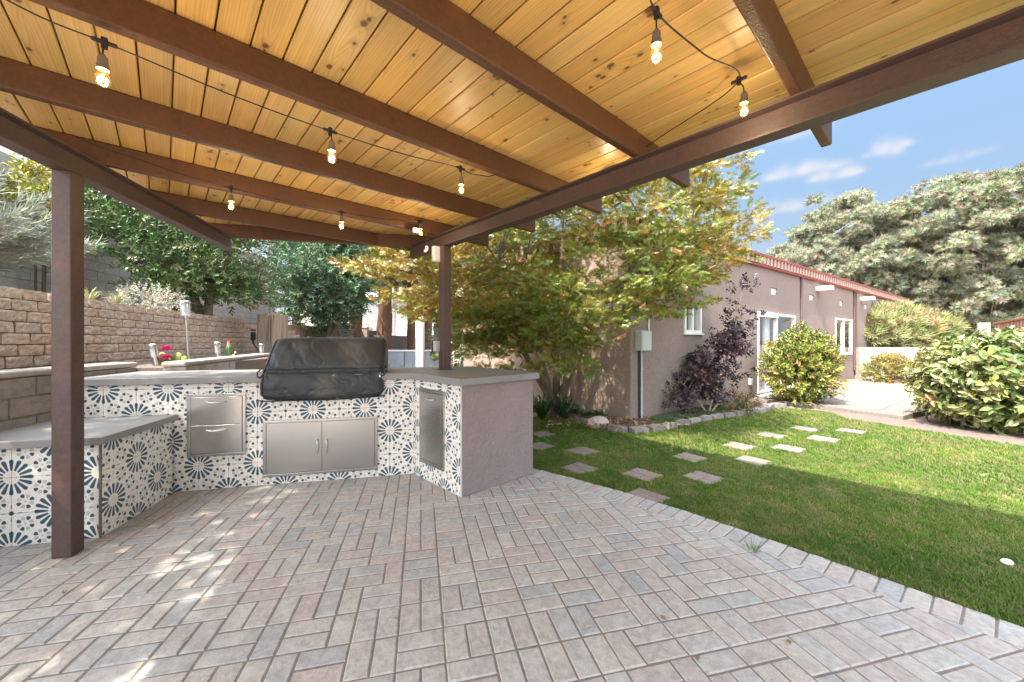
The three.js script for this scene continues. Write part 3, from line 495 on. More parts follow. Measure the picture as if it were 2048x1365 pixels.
// grill under its cover
{
  const f = new Frame(-2.963, 3.36, DP), c = f.pt(1.222, 0, 0), t = thing('covered_grill', 'built-in grill under a dusty black vinyl cover on the counter', 'grill cover', V(c.x, 0.77, -c.z), f.turn);
  const prof = [[0.035, 0], [0.07, 0.035], [0.078, 0.10], [0.074, 0.17], [0.052, 0.235], [0.028, 0.268], [0.030, 0.29], [0.012, 0.34], [-0.03, 0.43], [-0.09, 0.52], [-0.14, 0.575], [-0.20, 0.590], [-0.36, 0.585], [-0.46, 0.54], [-0.50, 0.42], [-0.51, 0.25]].map((p) => new THREE.Vector3(p[0], p[1], 0));
  const cv = new THREE.CatmullRomCurve3(prof, false, 'centripetal'), NS = 150, NT = 90, P = [], U = [], idx = [], q = 0.5325;
  const ns = (a, b, s) => fbm(a + 50, b + 50, 999, 999, s, 4) - 0.5;
  for (let j = 0; j <= NT; j++) {
    const tt = j / NT, p = cv.getPoint(tt), tn = cv.getTangent(tt), nx = tn.y, ny = -tn.x;
    for (let i = 0; i <= NS; i++) {
      const e = (i / NS - 0.5) * 2, side = Math.max(0, Math.abs(e) - 0.93) / 0.07, s0 = Math.min(1, Math.abs(e) / 0.93) * Math.sign(e);
      const taper = q - 0.055 * Math.max(0, (p.y - 0.26) / 0.34) * (e < 0 ? 1.0 : -0.1) - 0.02 * Math.max(0, 0.06 - p.y) / 0.06;
      let x = s0 * taper, n = 0;
      const w = s0 * 0.53;
      n += 0.020 * ns(w * 4, tt * 4, 1) + 0.014 * ns(w * 3 + tt * 3, tt * 13 - w * 2, 2) - 0.007 * Math.max(0, 1 - Math.abs(ns(w * 3 - tt * 3, tt * 7 + w * 5, 3)) * 16) + 0.003 * ns(w * 24, tt * 24, 5);
      n -= 0.012 * Math.exp(-(((p.y - 0.275 + 0.015 * ns(w * 4, 0, 6)) / 0.02) ** 2)) * (tt < 0.5 ? 1 : 0);
      n += 0.012 * Math.exp(-(((Math.abs(s0) - 0.93) / 0.05) ** 2)) * Math.exp(-(((p.y - 0.25) / 0.06) ** 2)) - 0.006 * s0 * s0;
      const fall = side > 0 ? 0.06 * side * side : 0, round = 0.03 * Math.pow(Math.abs(s0), 14);
      P.push(x + Math.sign(e) * 0.006 * ns(tt * 8, e, 8) * 2, p.y + ny * (n - round), p.x + nx * (n - round) - (side > 0 ? side * 0.05 : 0));
      if (side > 0) { const k = P.length; P[k - 2] -= 0.35 * side * Math.max(0, P[k - 2] - 0.2) * 0.3; P[k - 1] = P[k - 1] * (1 - side) + (-0.22) * side; }
      U.push(w, tt * 1.3);
    }
  }
  for (let j = 0; j < NT; j++) for (let i = 0; i < NS; i++) { const a = j * (NS + 1) + i, b = a + 1, d = a + NS + 1, e = d + 1; idx.push(a, b, e, a, e, d); }
  const g = new THREE.BufferGeometry(); g.setAttribute('position', new THREE.Float32BufferAttribute(P, 3)); g.setAttribute('uv', new THREE.Float32BufferAttribute(U, 2)); g.setIndex(idx); g.computeVertexNormals();
  const dust = tex(512, 512, (u, v) => { const a = fbm(u * 4, v * 4, 4, 4, 91, 6), d = Math.max(0, a - 0.56) * 0.7 + 0.2 * Math.max(0, fbm(u * 24, v * 24, 24, 24, 93, 4) - 0.6), k = 0.026; return [k + d * 0.26, k * 1.15 + d * 0.24, k * 1.3 + d * 0.20]; });
  const vinyl = mat({ map: dust, roughness: 0.5, bumpMap: gb4, bumpScale: 0.0006, side: THREE.DoubleSide });
  mesh('cover', g, vinyl, t);
  for (const i of [9, NS - 9]) { const pts = []; for (let j = 2; j <= NT - 14; j += 2) { const o = (j * (NS + 1) + i) * 3; pts.push(new THREE.Vector3(P[o], P[o + 1] + 0.001, P[o + 2] + 0.003)); } mesh('seam', tube(pts, 0.0045, 90, 6), M.black, t); }
  mesh('hem', tube([[-0.535, 0.008, -0.2], [-0.53, 0.004, 0.03], [-0.3, 0.002, 0.036], [0.1, 0.0, 0.036], [0.4, 0.012, 0.036], [0.53, 0.02, 0.03], [0.535, 0.02, -0.2]].map((p) => new THREE.Vector3(...p)), 0.006, 60), M.black, t);
  mesh('care_label', box(0.016, 0.042, 0.002), M.white, t, new THREE.Vector3(0.505, 0.225, 0.075), 0.3);
  for (const s of [-1, 1]) mesh('tie_strap', tube([[s * 0.52, 0.3, 0.02], [s * 0.55, 0.26, 0.045], [s * 0.53, 0.215, 0.06], [s * 0.50, 0.24, 0.075], [s * 0.49, 0.275, 0.06]].map((p) => new THREE.Vector3(...p)), 0.006, 24), M.black, t);
  mesh('grill_body', merge([rbox(0.88, 0.16, 0.24, 0.05, 0, 0.35, -0.29), box(0.9, 0.2, 0.38, 0, 0.2, -0.27)]), M.inox, t);
}
// fittings on the right post and the far rafter
{
  const f = new Frame(-0.742, 4.25, DR - 90), pt = (s, y, n) => f.pt(s, y, n);
  const L = (name, label, cat, p, turn) => thing(name, label, cat, V(p.x, p.y, -p.z), turn);
  const g = f.turn - Math.PI / 2;
  const p1 = V(-0.822, 2.275, 4.215), w = L('wall_light', 'white boxed outdoor light at the top of the right post', 'light fixture', p1, f.turn);
  mesh('housing', rbox(0.06, 0.17, 0.08, 0.008), M.white, w, new THREE.Vector3(0.02, 0, 0.0)); mesh('lens', rbox(0.055, 0.13, 0.03, 0.01, 0, 0, 0), M.black, w, new THREE.Vector3(0.058, -0.005, 0.0), 0.25);
  const p2 = V(-0.820, 1.262, 4.235), bx = L('outlet_box', 'grey weatherproof outlet box low on the right post', 'outlet box', p2, f.turn);
  mesh('box_body', rbox(0.05, 0.115, 0.075, 0.006), M.grey, bx, new THREE.Vector3(0.01, 0, 0)); mesh('flip_cover', rbox(0.05, 0.105, 0.06, 0.012), M.dark, bx, new THREE.Vector3(0.06, -0.005, 0), 0.2);
  const p3 = V(-0.985, 2.47, 4.0), fl = L('flood_light', 'small white flood light on the far rafter', 'flood light', p3, 0.5);
  mesh('head', rbox(0.075, 0.04, 0.05, 0.008), M.white, fl, new THREE.Vector3(-0.01, 0, 0)); mesh('bracket', merge([rbox(0.012, 0.07, 0.03, 0.004, 0.035, 0.015, 0), box(0.02, 0.03, 0.03, 0.035, 0.035, 0)]), M.grey, fl); mesh('lamp_face', rbox(0.06, 0.008, 0.04, 0.003), M.frost, fl, new THREE.Vector3(-0.01, -0.022, 0));
  const p4 = V(-0.905, 2.39, 4.08), s = L('motion_sensor', 'white sensor hanging on a thin wire in front of the beam end', 'sensor', p4, 0.3);
  mesh('wire', tube([new THREE.Vector3(0, 0.1, 0), new THREE.Vector3(0.002, 0.0, 0), new THREE.Vector3(0, -0.07, 0)], 0.002, 8), M.black, s); mesh('sensor_body', rbox(0.03, 0.055, 0.03, 0.01), M.white, s, new THREE.Vector3(0, -0.09, 0), 0.5); mesh('sensor_dome', new THREE.SphereGeometry(0.017, 14, 10), M.white, s, new THREE.Vector3(-0.012, -0.118, 0.004));
}
// ------------------------------------------------------------------ block walls
function blockWall(t, f, s0, s1, y0, y1, bl, bh, thick, mats, { joint = 0.009, core = M.mortar, limit = 299, rough = 0, seed = 1, capped = false, n0 = 0 } = {}) {
  const q = rng(seed), list = [];
  const rows = Math.round((y1 - y0) / bh);
  for (let j = 0; j < rows; j++) for (let i = Math.floor(s0 / bl) - 1; i * bl < s1; i++) {
    const a = Math.max(s0, i * bl + (j % 2) * bl / 2), b = Math.min(s1, (i + 1) * bl + (j % 2) * bl / 2); if (b - a < 0.03) continue;
    const p = f.pt((a + b) / 2, y0 + (j + 0.5) * bh); list.push({ a, b, j, d: Math.hypot(p.x, p.z, p.y - EYE) });
  }
  list.sort((x, y) => x.d - y.d); const rest = [];
  list.forEach((e, i) => {
    const w = e.b - e.a - joint, h = bh - joint, g = boxUV(rbox(w, h, thick, 0.006, 0, 0, 0, 1), 1, q() * 5, q() * 5), s = (e.a + e.b) / 2, y = y0 + (e.j + 0.5) * bh, n = n0 - thick / 2 + (q() - 0.5) * 0.004;
    if (i < limit) part(t, 'block', g, pick(mats, q), f, s, y, n);
    else { const p = f.pt(s, y, n).sub(t.position); rest.push(g.rotateY(f.turn).translate(p.x, p.y, p.z)); }
  });
  if (rest.length) mesh('far_blocks', merge(rest), mats[0], t).userData.kind = 'stuff';
  part(t, 'mortar', box(s1 - s0 - 0.01, y1 - y0 - 0.012, thick - 0.02, (s0 + s1) / 2, (y0 + y1) / 2, n0 - thick / 2), core, f, 0, 0, 0);
}
M.mortar = mat({ color: lin(0.30, 0.285, 0.27), map: g2, roughness: 1 });
const blockMat = (list) => list.map((c) => mat({ color: lin(...c), map: g1, bumpMap: gb4, bumpScale: 0.004, roughness: 0.95 }));
M.cmu = blockMat([[0.56, 0.555, 0.555], [0.53, 0.53, 0.535], [0.58, 0.575, 0.57]]);
M.slump = blockMat([[0.37, 0.32, 0.28], [0.34, 0.30, 0.27], [0.39, 0.345, 0.305]]);
M.tanCmu = blockMat([[0.46, 0.41, 0.37], [0.43, 0.39, 0.355], [0.48, 0.43, 0.39]]);
M.split = [[0.62, 0.475, 0.365], [0.58, 0.45, 0.35], [0.65, 0.51, 0.40], [0.58, 0.43, 0.32], [0.56, 0.45, 0.365]].map((c) => mat({ color: lin(...c), map: g2, bumpMap: gb4, bumpScale: 0.008, roughness: 1 }));

// planter wall behind the kitchen: two runs, the second set back at a step
{
  const f1 = new Frame(-3.39, 1.8, DP - 90), t1 = thing('planter_wall', 'low tan block planter wall behind the bench, pale cap on top', 'planter wall', V(-3.39, 0, 1.8));
  blockWall(t1, f1, -0.6, 2.27, 0, 1.05, 0.4, 0.15, 0.2, M.slump, { seed: 3, joint: 0.007 });
  part(t1, 'cap', boxUV(rbox(2.90, 0.05, 0.215, 0.02, 0.84, 1.076, -0.1, 3)), M.tanCmu[2], f1, 0, 0, 0);
  const f2 = new Frame(-3.46, 4.05, DP - 94), t2 = thing('planter_wall', 'sunlit tan planter wall behind the counter, left of the covered grill', 'planter wall', V(-3.46, 0, 4.05));
  blockWall(t2, f2, 0.05, 3.05, 0.3, 1.05, 0.4, 0.15, 0.2, M.tanCmu, { seed: 4, joint: 0.006 });
  part(t2, 'cap', boxUV(rbox(3.03, 0.05, 0.215, 0.02, 1.54, 1.076, -0.1, 3)), M.tanCmu[2], f2, 0, 0, 0);
  struct('planter_soil', boxUV(block([[-3.3, 0.4], [-3.45, 1.9], [-3.95, 4.05], [-3.72, 4.1], [-4.1, 7.2], [-6.1, 9.2], [-4.4, 3.2], [-4.0, 0.4]], 0.7, 1.04, 0.01)), M.gravel);
}
// the curved retaining wall of split-face blocks
{
  const t = thing('retaining_wall', 'tall rough tan split block retaining wall stepping down at its far end', 'retaining wall', V(-4.37, 0, 3.285)), q = rng(12), bl = 0.285, bh = 0.102;
  const faces = [];
  for (let k = 0; k < 7; k++) {
    const g = new THREE.BoxGeometry(bl - 0.011, bh - 0.008, 0.16, 11, 5, 1), p = g.attributes.position, rq = rng(200 + k), ph = rq() * 9;
    const h = (x, y) => 0.018 * (fbm(x * 14 + ph, y * 22 + ph, 999, 999, 300 + k, 3) - 0.5) + 0.016 * fbm(x * 46 + ph, y * 60, 999, 999, 310 + k, 2);
    for (let i = 0; i < p.count; i++) { const x = p.getX(i), y = p.getY(i), z = p.getZ(i); if (z > 0.07) { const ex = Math.abs(x) / (bl / 2), ey = Math.abs(y) / (bh / 2); p.setZ(i, z + h(x, y) - 0.026 * ex ** 8 - 0.008 * ey ** 9); p.setX(i, x * (1 - 0.03 * (0.5 + h(y, x) * 10))); } }
    const fg = g.toNonIndexed(); fg.computeVertexNormals(); faces.push(boxUV(fg, 1, rq() * 4, rq() * 4));
  }
  const path = new THREE.CatmullRomCurve3([[-3.95, 1.9], [-4.37, 3.285], [-4.62, 4.0], [-5.06, 5.24], [-5.55, 6.9], [-5.80, 8.2], [-5.86, 9.2], [-5.7, 10.2]].map(([x, d]) => V(x, 0, d)));
  const len = path.getLength(), n = Math.floor(len / bl), P = new THREE.Vector3(), T = new THREE.Vector3();
  for (let j = 0; j < 9; j++) for (let i = 0; i < n; i++) {
    const u = Math.min(0.999, (i + 0.5 + (j % 2) * 0.5 + (q() - 0.5) * 0.02) * bl / len); path.getPointAt(u, P); path.getTangentAt(u, T);
    const top = P.z < -8.5 ? (P.z < -9.2 ? 7 : 8) : 9; if (j >= top) continue;
    const set = -0.012 * j, turn = Math.atan2(-T.z, T.x), nx = Math.cos(turn - Math.PI / 2), nz = -Math.sin(turn - Math.PI / 2);
    mesh('block', faces[Math.floor(q() * 7)], pick(M.split, q), t, new THREE.Vector3(P.x + nx * set, 0.88 + (j + 0.5) * bh, P.z + nz * set).sub(t.position), turn + (q() - 0.5) * 0.03);
  }
  // upper terrace behind it
  const bank = []; for (let i = 0; i <= 20; i++) { path.getPointAt(i / 20, P); bank.push([P.x - 0.17, -P.z]); }
  struct('upper_bank', boxUV(block([...bank, [-5.8, 17], [-12, 17], [-12, 1.0], [-4.2, 1.0]], 0.5, 1.76, 0.02)), M.soil);
}
// tall grey block wall along the upper terrace, with a higher end
{
  const f = new Frame(-6.5 * P2[0] + 4.5 * P1[0], -6.5 * P2[1] + 4.5 * P1[1], DP - 90), o = f.pt(0, 1.7);
  const t = thing('block_wall', 'tall grey concrete block wall behind the shrubs at far left', 'block wall', V(o.x, 1.7, -o.z));
  blockWall(t, f, 0, 11.4, 1.75, 4.35, 0.4, 0.2, 0.2, M.cmu, { seed: 8 });
  const f2 = new Frame(f.x + 11.4 * f.dx, f.d + 11.4 * f.dd, DP - 90), t2 = thing('block_wall', 'taller pale grey end of the block wall, with a darker band and corner pillar', 'block wall', V(f2.x, 1.5, f2.d));
  blockWall(t2, f2, 0, 3.0, 1.2, 4.8, 0.4, 0.2, 0.22, M.cmu, { seed: 9 });
  part(t2, 'pillar', boxUV(rbox(0.62, 3.55, 0.5, 0.02, 3.35, 2.98, -0.2)), M.cmu[1], f2, 0, 0, 0);
  part(t2, 'dark_band', boxUV(box(3.6, 0.36, 0.03, 1.8, 3.35, 0.01)), mat({ color: lin(0.2, 0.19, 0.19), roughness: 1 }), f2, 0, 0, 0);
  const t3 = thing('block_wall', 'lower grey garden wall beyond the tall block wall', 'block wall', V(-8.6, 1, 20)), f3 = new Frame(-11.5, 20.5, 88);
  blockWall(t3, f3, 0, 5.2, 1.0, 3.0, 0.4, 0.2, 0.2, M.cmu, { seed: 10, limit: 60 });
}
// second tan wall beyond the wooden posts
{
  const f = new Frame(-8.6, 14.6, 84), t = thing('retaining_wall', 'far low tan block wall behind the grill, right of the wooden posts', 'retaining wall', V(-8.6, 0, 14.6));
  blockWall(t, f, 0, 3.0, 0.9, 1.8, 0.3, 0.1, 0.3, M.split, { seed: 14, joint: 0.012, core: M.split[3] });
  part(t, 'cap_stones', boxUV(rbox(3.02, 0.06, 0.34, 0.02, 1.5, 1.835, -0.15)), M.tanCmu[2], f, 0, 0, 0);
  struct('middle_bank', boxUV(block([[-8.4, 14.9], [-5.0, 15.3], [-4.5, 24], [-14, 24], [-12, 15.2]], 0, 1.55, 0.02)), M.gravel);
}
// two old sleepers set upright
{
  const wood = mat({ color: lin(0.30, 0.225, 0.165), map: tex(256, 256, (u, v) => { const k = 0.6 + 0.6 * fbm(u * 26, v * 3, 26, 3, 17, 4) - 0.35 * Math.max(0, fbm(u * 40, v * 2, 40, 2, 19, 3) - 0.58) * 6; return [k, k, k]; }, { rx: 2, ry: 1 }), roughness: 1 });
  const sleeper = (w, h) => boxUV(rbox(w, h, 0.2, 0.02, 0, h / 2, 0, 3));
  const a = thing('timber_post', 'weathered timber post beside the grill cover, left one', 'timber post', V(-5.32, 0.9, 8.3), 0.3), b = thing('timber_post', 'weathered timber post beside the grill cover, right one', 'timber post', V(-4.98, 0.9, 8.25), 0.35);
  mesh('post', sleeper(0.27, 1.0), wood, a); mesh('split_end', boxUV(rbox(0.08, 0.03, 0.17, 0.01, 0.05, 1.0, 0)), wood, a);
  mesh('post', sleeper(0.28, 0.98), wood, b); mesh('split_end', boxUV(rbox(0.1, 0.03, 0.17, 0.01, -0.04, 0.985, 0)), wood, b);
  const h = thing('garden_hose_bracket', 'black garden tap and hose at the left timber post', 'garden tap', V(-5.45, 1.3, 8.1));
  mesh('tap', merge([rbox(0.08, 0.18, 0.08, 0.02, 0, 0.12, 0), cyl(0.05, 0.05, 0.03, 0, 0.25, 0), cyl(0.02, 0.02, 0.1, 0, 0, 0)]), M.black, h); mesh('hose', tube([[0, 0, 0], [0.1, -0.12, 0.05], [0.3, -0.28, 0.12], [0.5, -0.42, 0.1]].map((p) => new THREE.Vector3(...p)), 0.014, 24), M.black, h);
}
// block wall and fence at the far right
{
  const f = new Frame(12.05, 13.35, 92), t = thing('block_wall', 'low sunlit tan block wall between the house end and the red fence', 'block wall', V(12.05, 0, 13.35));
  blockWall(t, f, 0, 6.0, -0.1, 1.1, 0.4, 0.2, 0.2, M.tanCmu, { seed: 21 });
  const p = thing('block_pier', 'pale block pier at the end of the red wooden fence', 'pier', V(12.42, 0, 10.0)), fp = new Frame(12.42, 10.0, DR - 5);
  blockWall(p, fp, -0.1, 0.12, 0, 1.8, 0.4, 0.2, 0.2, M.tanCmu, { seed: 22 });
  const red = [[0.33, 0.12, 0.07], [0.42, 0.25, 0.19], [0.27, 0.09, 0.055], [0.46, 0.33, 0.28]].map((c) => mat({ color: lin(...c), map: tex(128, 128, (u, v) => { const k = 0.65 + 0.5 * fbm(u * 16, v * 2, 16, 2, 23, 4); return [k, k, k]; }), roughness: 0.9 }));
  const ff = new Frame(12.35, 9.85, DR - 3 + 180), fe = thing('wooden_fence', 'weathered red board fence at the right edge of the picture', 'fence', V(12.35, 0, 9.85)), q = rng(33);
  for (let i = 0; i < 34; i++) part(fe, 'board', boxUV(rbox(0.138, 1.72 + q() * 0.02, 0.02, 0.003, 0, 0.87, 0)), pick(red, q), ff, 0.16 + i * 0.145, 0, q() * 0.006);
  for (const y of [0.4, 1.4]) part(fe, 'rail', boxUV(rbox(5.0, 0.09, 0.04, 0.004, 2.55, y, 0.032)), red[2], ff, 0, 0, 0);
  part(fe, 'top_rail', boxUV(rbox(5.0, 0.04, 0.09, 0.004, 2.55, 1.765, 0)), red[0], ff, 0, 0, 0);
}
// white garden arbour and the things far behind the grill
{
  const a = thing('white_arbour', 'white post and beam of a garden arbour behind the right post', 'arbour', V(-2.87, 0, 12));
  mesh('post', rbox(0.24, 2.1, 0.24, 0.02, 0, 1.05, 0), M.white, a); mesh('post', rbox(0.24, 2.1, 0.24, 0.02, 3.4, 1.05, -1.2), M.white, a);
  mesh('beam', rbox(3.9, 0.26, 0.12, 0.02, 1.7, 2.2, -0.55).rotateY(0.0), M.white, a); for (let i = 0; i < 5; i++) mesh('cross_slat', rbox(0.07, 0.14, 1.8, 0.01, 0.1 + i * 0.75, 2.36, -0.6), M.white, a);
  const blue = mat({ color: lin(0.36, 0.42, 0.50), roughness: 0.8, map: pt }), pf = new Frame(-4.3, 12.9, 84), p = thing('raised_bed', 'blue grey raised bed with panels behind the covered grill', 'raised bed', V(-4.3, 0, 12.9));
  for (let i = 0; i < 3; i++) part(p, 'panel', rbox(0.66, 0.72, 0.05, 0.008, 0, 0.36, 0), blue, pf, 0.33 + i * 0.68, 0.25, 0);
  part(p, 'cap', rbox(2.15, 0.05, 0.3, 0.01, 1.05, 0.99, -0.1), M.white, pf, 0, 0, 0);
  part(p, 'bed_soil', boxUV(box(2.05, 0.9, 1.2, 1.05, 0.5, -0.66)), M.mulch, pf, 0, 0, 0);
  const u = thing('utility_box', 'small white utility cabinet above the far tan wall', 'utility box', V(-9.6, 1.55, 17.2));
  mesh('cabinet', rbox(0.26, 0.75, 0.24, 0.01, 0, 0.375, 0), M.white, u); mesh('door_panel', rbox(0.2, 0.6, 0.012, 0.004, 0, 0.38, 0.124), M.grey, u); mesh('cabinet_cap', rbox(0.29, 0.04, 0.28, 0.01, 0, 0.765, 0), M.white, u);
  const n = thing('neighbour_house', 'pale neighbour house seen between the tree trunks behind the grill', 'house', V(-6, 0, 26));
  const pale = mat({ color: lin(0.66, 0.70, 0.68), map: pt, roughness: 0.9 });
  mesh('wall', boxUV(box(17, 4.2, 0.3, 0, 2.1, 0)), pale, n); mesh('roof', boxUV(new THREE.CylinderGeometry(0.1, 1.6, 1.1, 4, 1).rotateY(Math.PI / 4).scale(8, 1, 2.2).translate(0, 4.75, -1.5)), M.grey, n);
  for (const x of [-2.6, 1.1, 4.2]) { const w = mesh('window', rbox(0.9, 1.3, 0.06, 0.02, 0, 0, 0.16), M.white, n, new THREE.Vector3(x, 1.9, 0)); mesh('pane', rbox(0.74, 1.14, 0.02, 0.004, 0, 0, 0.2), M.dark, w); }
  mesh('door', rbox(0.9, 2.0, 0.08, 0.02, -0.8, 1.0, 0.16), mat({ color: lin(0.42, 0.5, 0.58), roughness: 0.7 }), n);
}
// lanterns and small things on the terrace
{
  const mk = (label, x, d, h, lean, turn, pole) => {
    const t = thing('solar_lantern', label, 'garden lantern', V(x, 1.04, d), turn, 'solar lanterns behind the planter wall'); t.rotation.z = lean;
    const b = pole ? pole : 0.0, r = pole ? 0.052 : 0.040;
    if (pole) mesh('pole', merge([cyl(0.013, 0.013, b, 0, b / 2, 0), cyl(0.035, 0.014, 0.05, 0, b - 0.01, 0)]), M.silver, t); else mesh('base', merge([cyl(r * 0.95, r, h * 0.42, 0, h * 0.21, 0, 18), cyl(0.012, 0.004, 0.1, 0, -0.04, 0)]), M.silver, t);
    const y0 = pole ? b + 0.02 : h * 0.42, hh = pole ? h : h * 0.48;
    mesh('lens', new THREE.CylinderGeometry(r * 0.92, r * 0.8, hh, 18, 1, true).translate(0, y0 + hh / 2, 0), M.frost, t);
    mesh('cage', merge([0, 1, 2, 3].map((k) => box(0.006, hh, 0.006, r * 0.93 * Math.cos(k * 1.571 + 0.4), y0 + hh / 2, r * 0.93 * Math.sin(k * 1.571 + 0.4)))), M.silver, t);
    mesh('cap', merge([cyl(r * 1.12, r * 1.16, 0.02, 0, y0 + hh + 0.01, 0, 20), cyl(r * 0.9, r * 1.1, 0.012, 0, y0 + hh + 0.026, 0, 20)]), M.silver, t);
    return t;
  };
  mk('tall silver path lamp on a leaning pole in front of the block wall', -3.95, 4.7, 0.15, 0.06, 0, 0.57);
  mk('short silver lantern leaning left beside the pink cactus flowers', -4.06, 4.4, 0.24, 0.22, 0);
  mk('short upright silver lantern left of the tall green cactus', -4.28, 5.6, 0.26, 0.05, 0);
  mk('small dark lantern at the left edge of the grill cover', -4.56, 7.0, 0.22, 0, 0);
}
const ORD = 'first second third fourth fifth sixth seventh eighth ninth tenth eleventh twelfth thirteenth fourteenth fifteenth sixteenth seventeenth eighteenth nineteenth twentieth twenty-first twenty-second twenty-third twenty-fourth'.split(' ');
// garden edging of rough stones, and oddments on the lawn
{
  const q = rng(55), pts = [[0.62, 7.35], ...[...bedEdge].reverse()], cv = new THREE.CatmullRomCurve3([...pts, [5.5, 7.75]].map(([x, d]) => V(x, 0, d))), L = cv.getLength(), n = Math.floor(L / 0.31), T = new THREE.Vector3();
  const forms = [0, 1, 2].map((k) => { const g = new THREE.BoxGeometry(0.29, 0.11, 0.17, 7, 3, 5), p = g.attributes.position; for (let i = 0; i < p.count; i++) { const x = p.getX(i), y = p.getY(i), z = p.getZ(i), m = 1 - 0.14 * ((Math.abs(x) / 0.145) ** 6 + (Math.abs(z) / 0.085) ** 6) * 0.5; p.setXYZ(i, x * m, y * (1 - 0.15 * (Math.abs(x) / 0.145) ** 4) + 0.012 * (fbm(x * 18 + 9 * k, z * 18 + 5, 999, 999, 401 + k, 3) - 0.5), z * m + 0.014 * (fbm(x * 22 + 7, y * 22 + 9 * k, 999, 999, 411, 2) - 0.5)); } g.computeVertexNormals(); return boxUV(g, 1, k, k); });
  const tones = [[0.34, 0.29, 0.27], [0.27, 0.235, 0.225], [0.40, 0.35, 0.32]].map((c) => mat({ color: lin(...c), map: g2, bumpMap: gb4, bumpScale: 0.006, roughness: 1 }));
  for (let i = 0; i < n; i++) {
    const u = (i + 0.5) / n, p = cv.getPointAt(u); cv.getTangentAt(u, T);
    const m = mesh('edging_stone', forms[i % 3], pick(tones, q), scene, new THREE.Vector3(p.x, 0.012 + q() * 0.012, p.z), Math.atan2(-T.z, T.x) + (q() - 0.5) * 0.14); m.rotation.x = (q() - 0.5) * 0.1;
    tag(m, 'rough edging stone of the house bed, ' + ORD[i] + ' from the end behind the counter', 'edging stone', 'edging stones around the house bed');
  }
  struct('house_bed', boxUV(block([...pts.map(([x, d]) => [x - 0.03, d + 0.04]), [5.2, 8.3], [4.6, 8.25], [1.9, 6.25], [-2.5, 12.6], [-4, 12], [-0.5, 7.3]], -0.04, 0.05, 0.01)), M.mulch);
  const rock = mesh('pale_rock', (() => { const g = new THREE.IcosahedronGeometry(0.13, 3), p = g.attributes.position; for (let i = 0; i < p.count; i++) { const k = 0.8 + 0.45 * fbm(p.getX(i) * 9 + 40, p.getY(i) * 9 + p.getZ(i) * 9 + 40, 999, 999, 431, 3); p.setXYZ(i, p.getX(i) * k * 1.2, p.getY(i) * k * 0.8, p.getZ(i) * k); } g.computeVertexNormals(); return boxUV(g); })(), mat({ color: lin(0.62, 0.5, 0.44), map: g2, roughness: 1 }), scene, V(1.33, 0.05, 5.95));
  tag(rock, 'pale pink rock in the corner of the stone edging', 'rock');
  const ball = mesh('white_pebble', new THREE.SphereGeometry(0.024, 20, 14).scale(1.25, 0.75, 1), mat({ color: lin(0.8, 0.78, 0.72), roughness: 0.5 }), scene, V(2.92, 0.016, 2.27)); tag(ball, 'small smooth white stone lying on the shaded grass', 'pebble');
  const ch = (n, spread, w) => { const P = []; for (let i = 0; i < n; i++) { const a = q() * 6.28, r = spread * q(), h = w * (0.6 + q() * 0.7), x = Math.cos(a) * r, z = Math.sin(a) * r, b = q() * 6.28; P.push(x - 0.004 * Math.cos(b), 0, z - 0.004 * Math.sin(b), x + 0.004 * Math.cos(b), 0, z + 0.004 * Math.sin(b), x + Math.cos(a) * h * 0.5, h, z + Math.sin(a) * h * 0.5); } const g = new THREE.BufferGeometry(); g.setAttribute('position', new THREE.Float32BufferAttribute(P, 3)); g.computeVertexNormals(); return g; };
  const weed = mesh('weed', ch(12, 0.03, 0.09), mat({ color: lin(0.10, 0.19, 0.04), side: THREE.DoubleSide }), scene, V(1.52, 0, 2.42)); tag(weed, 'small weed growing in the joint of the brick border', 'weed');
}
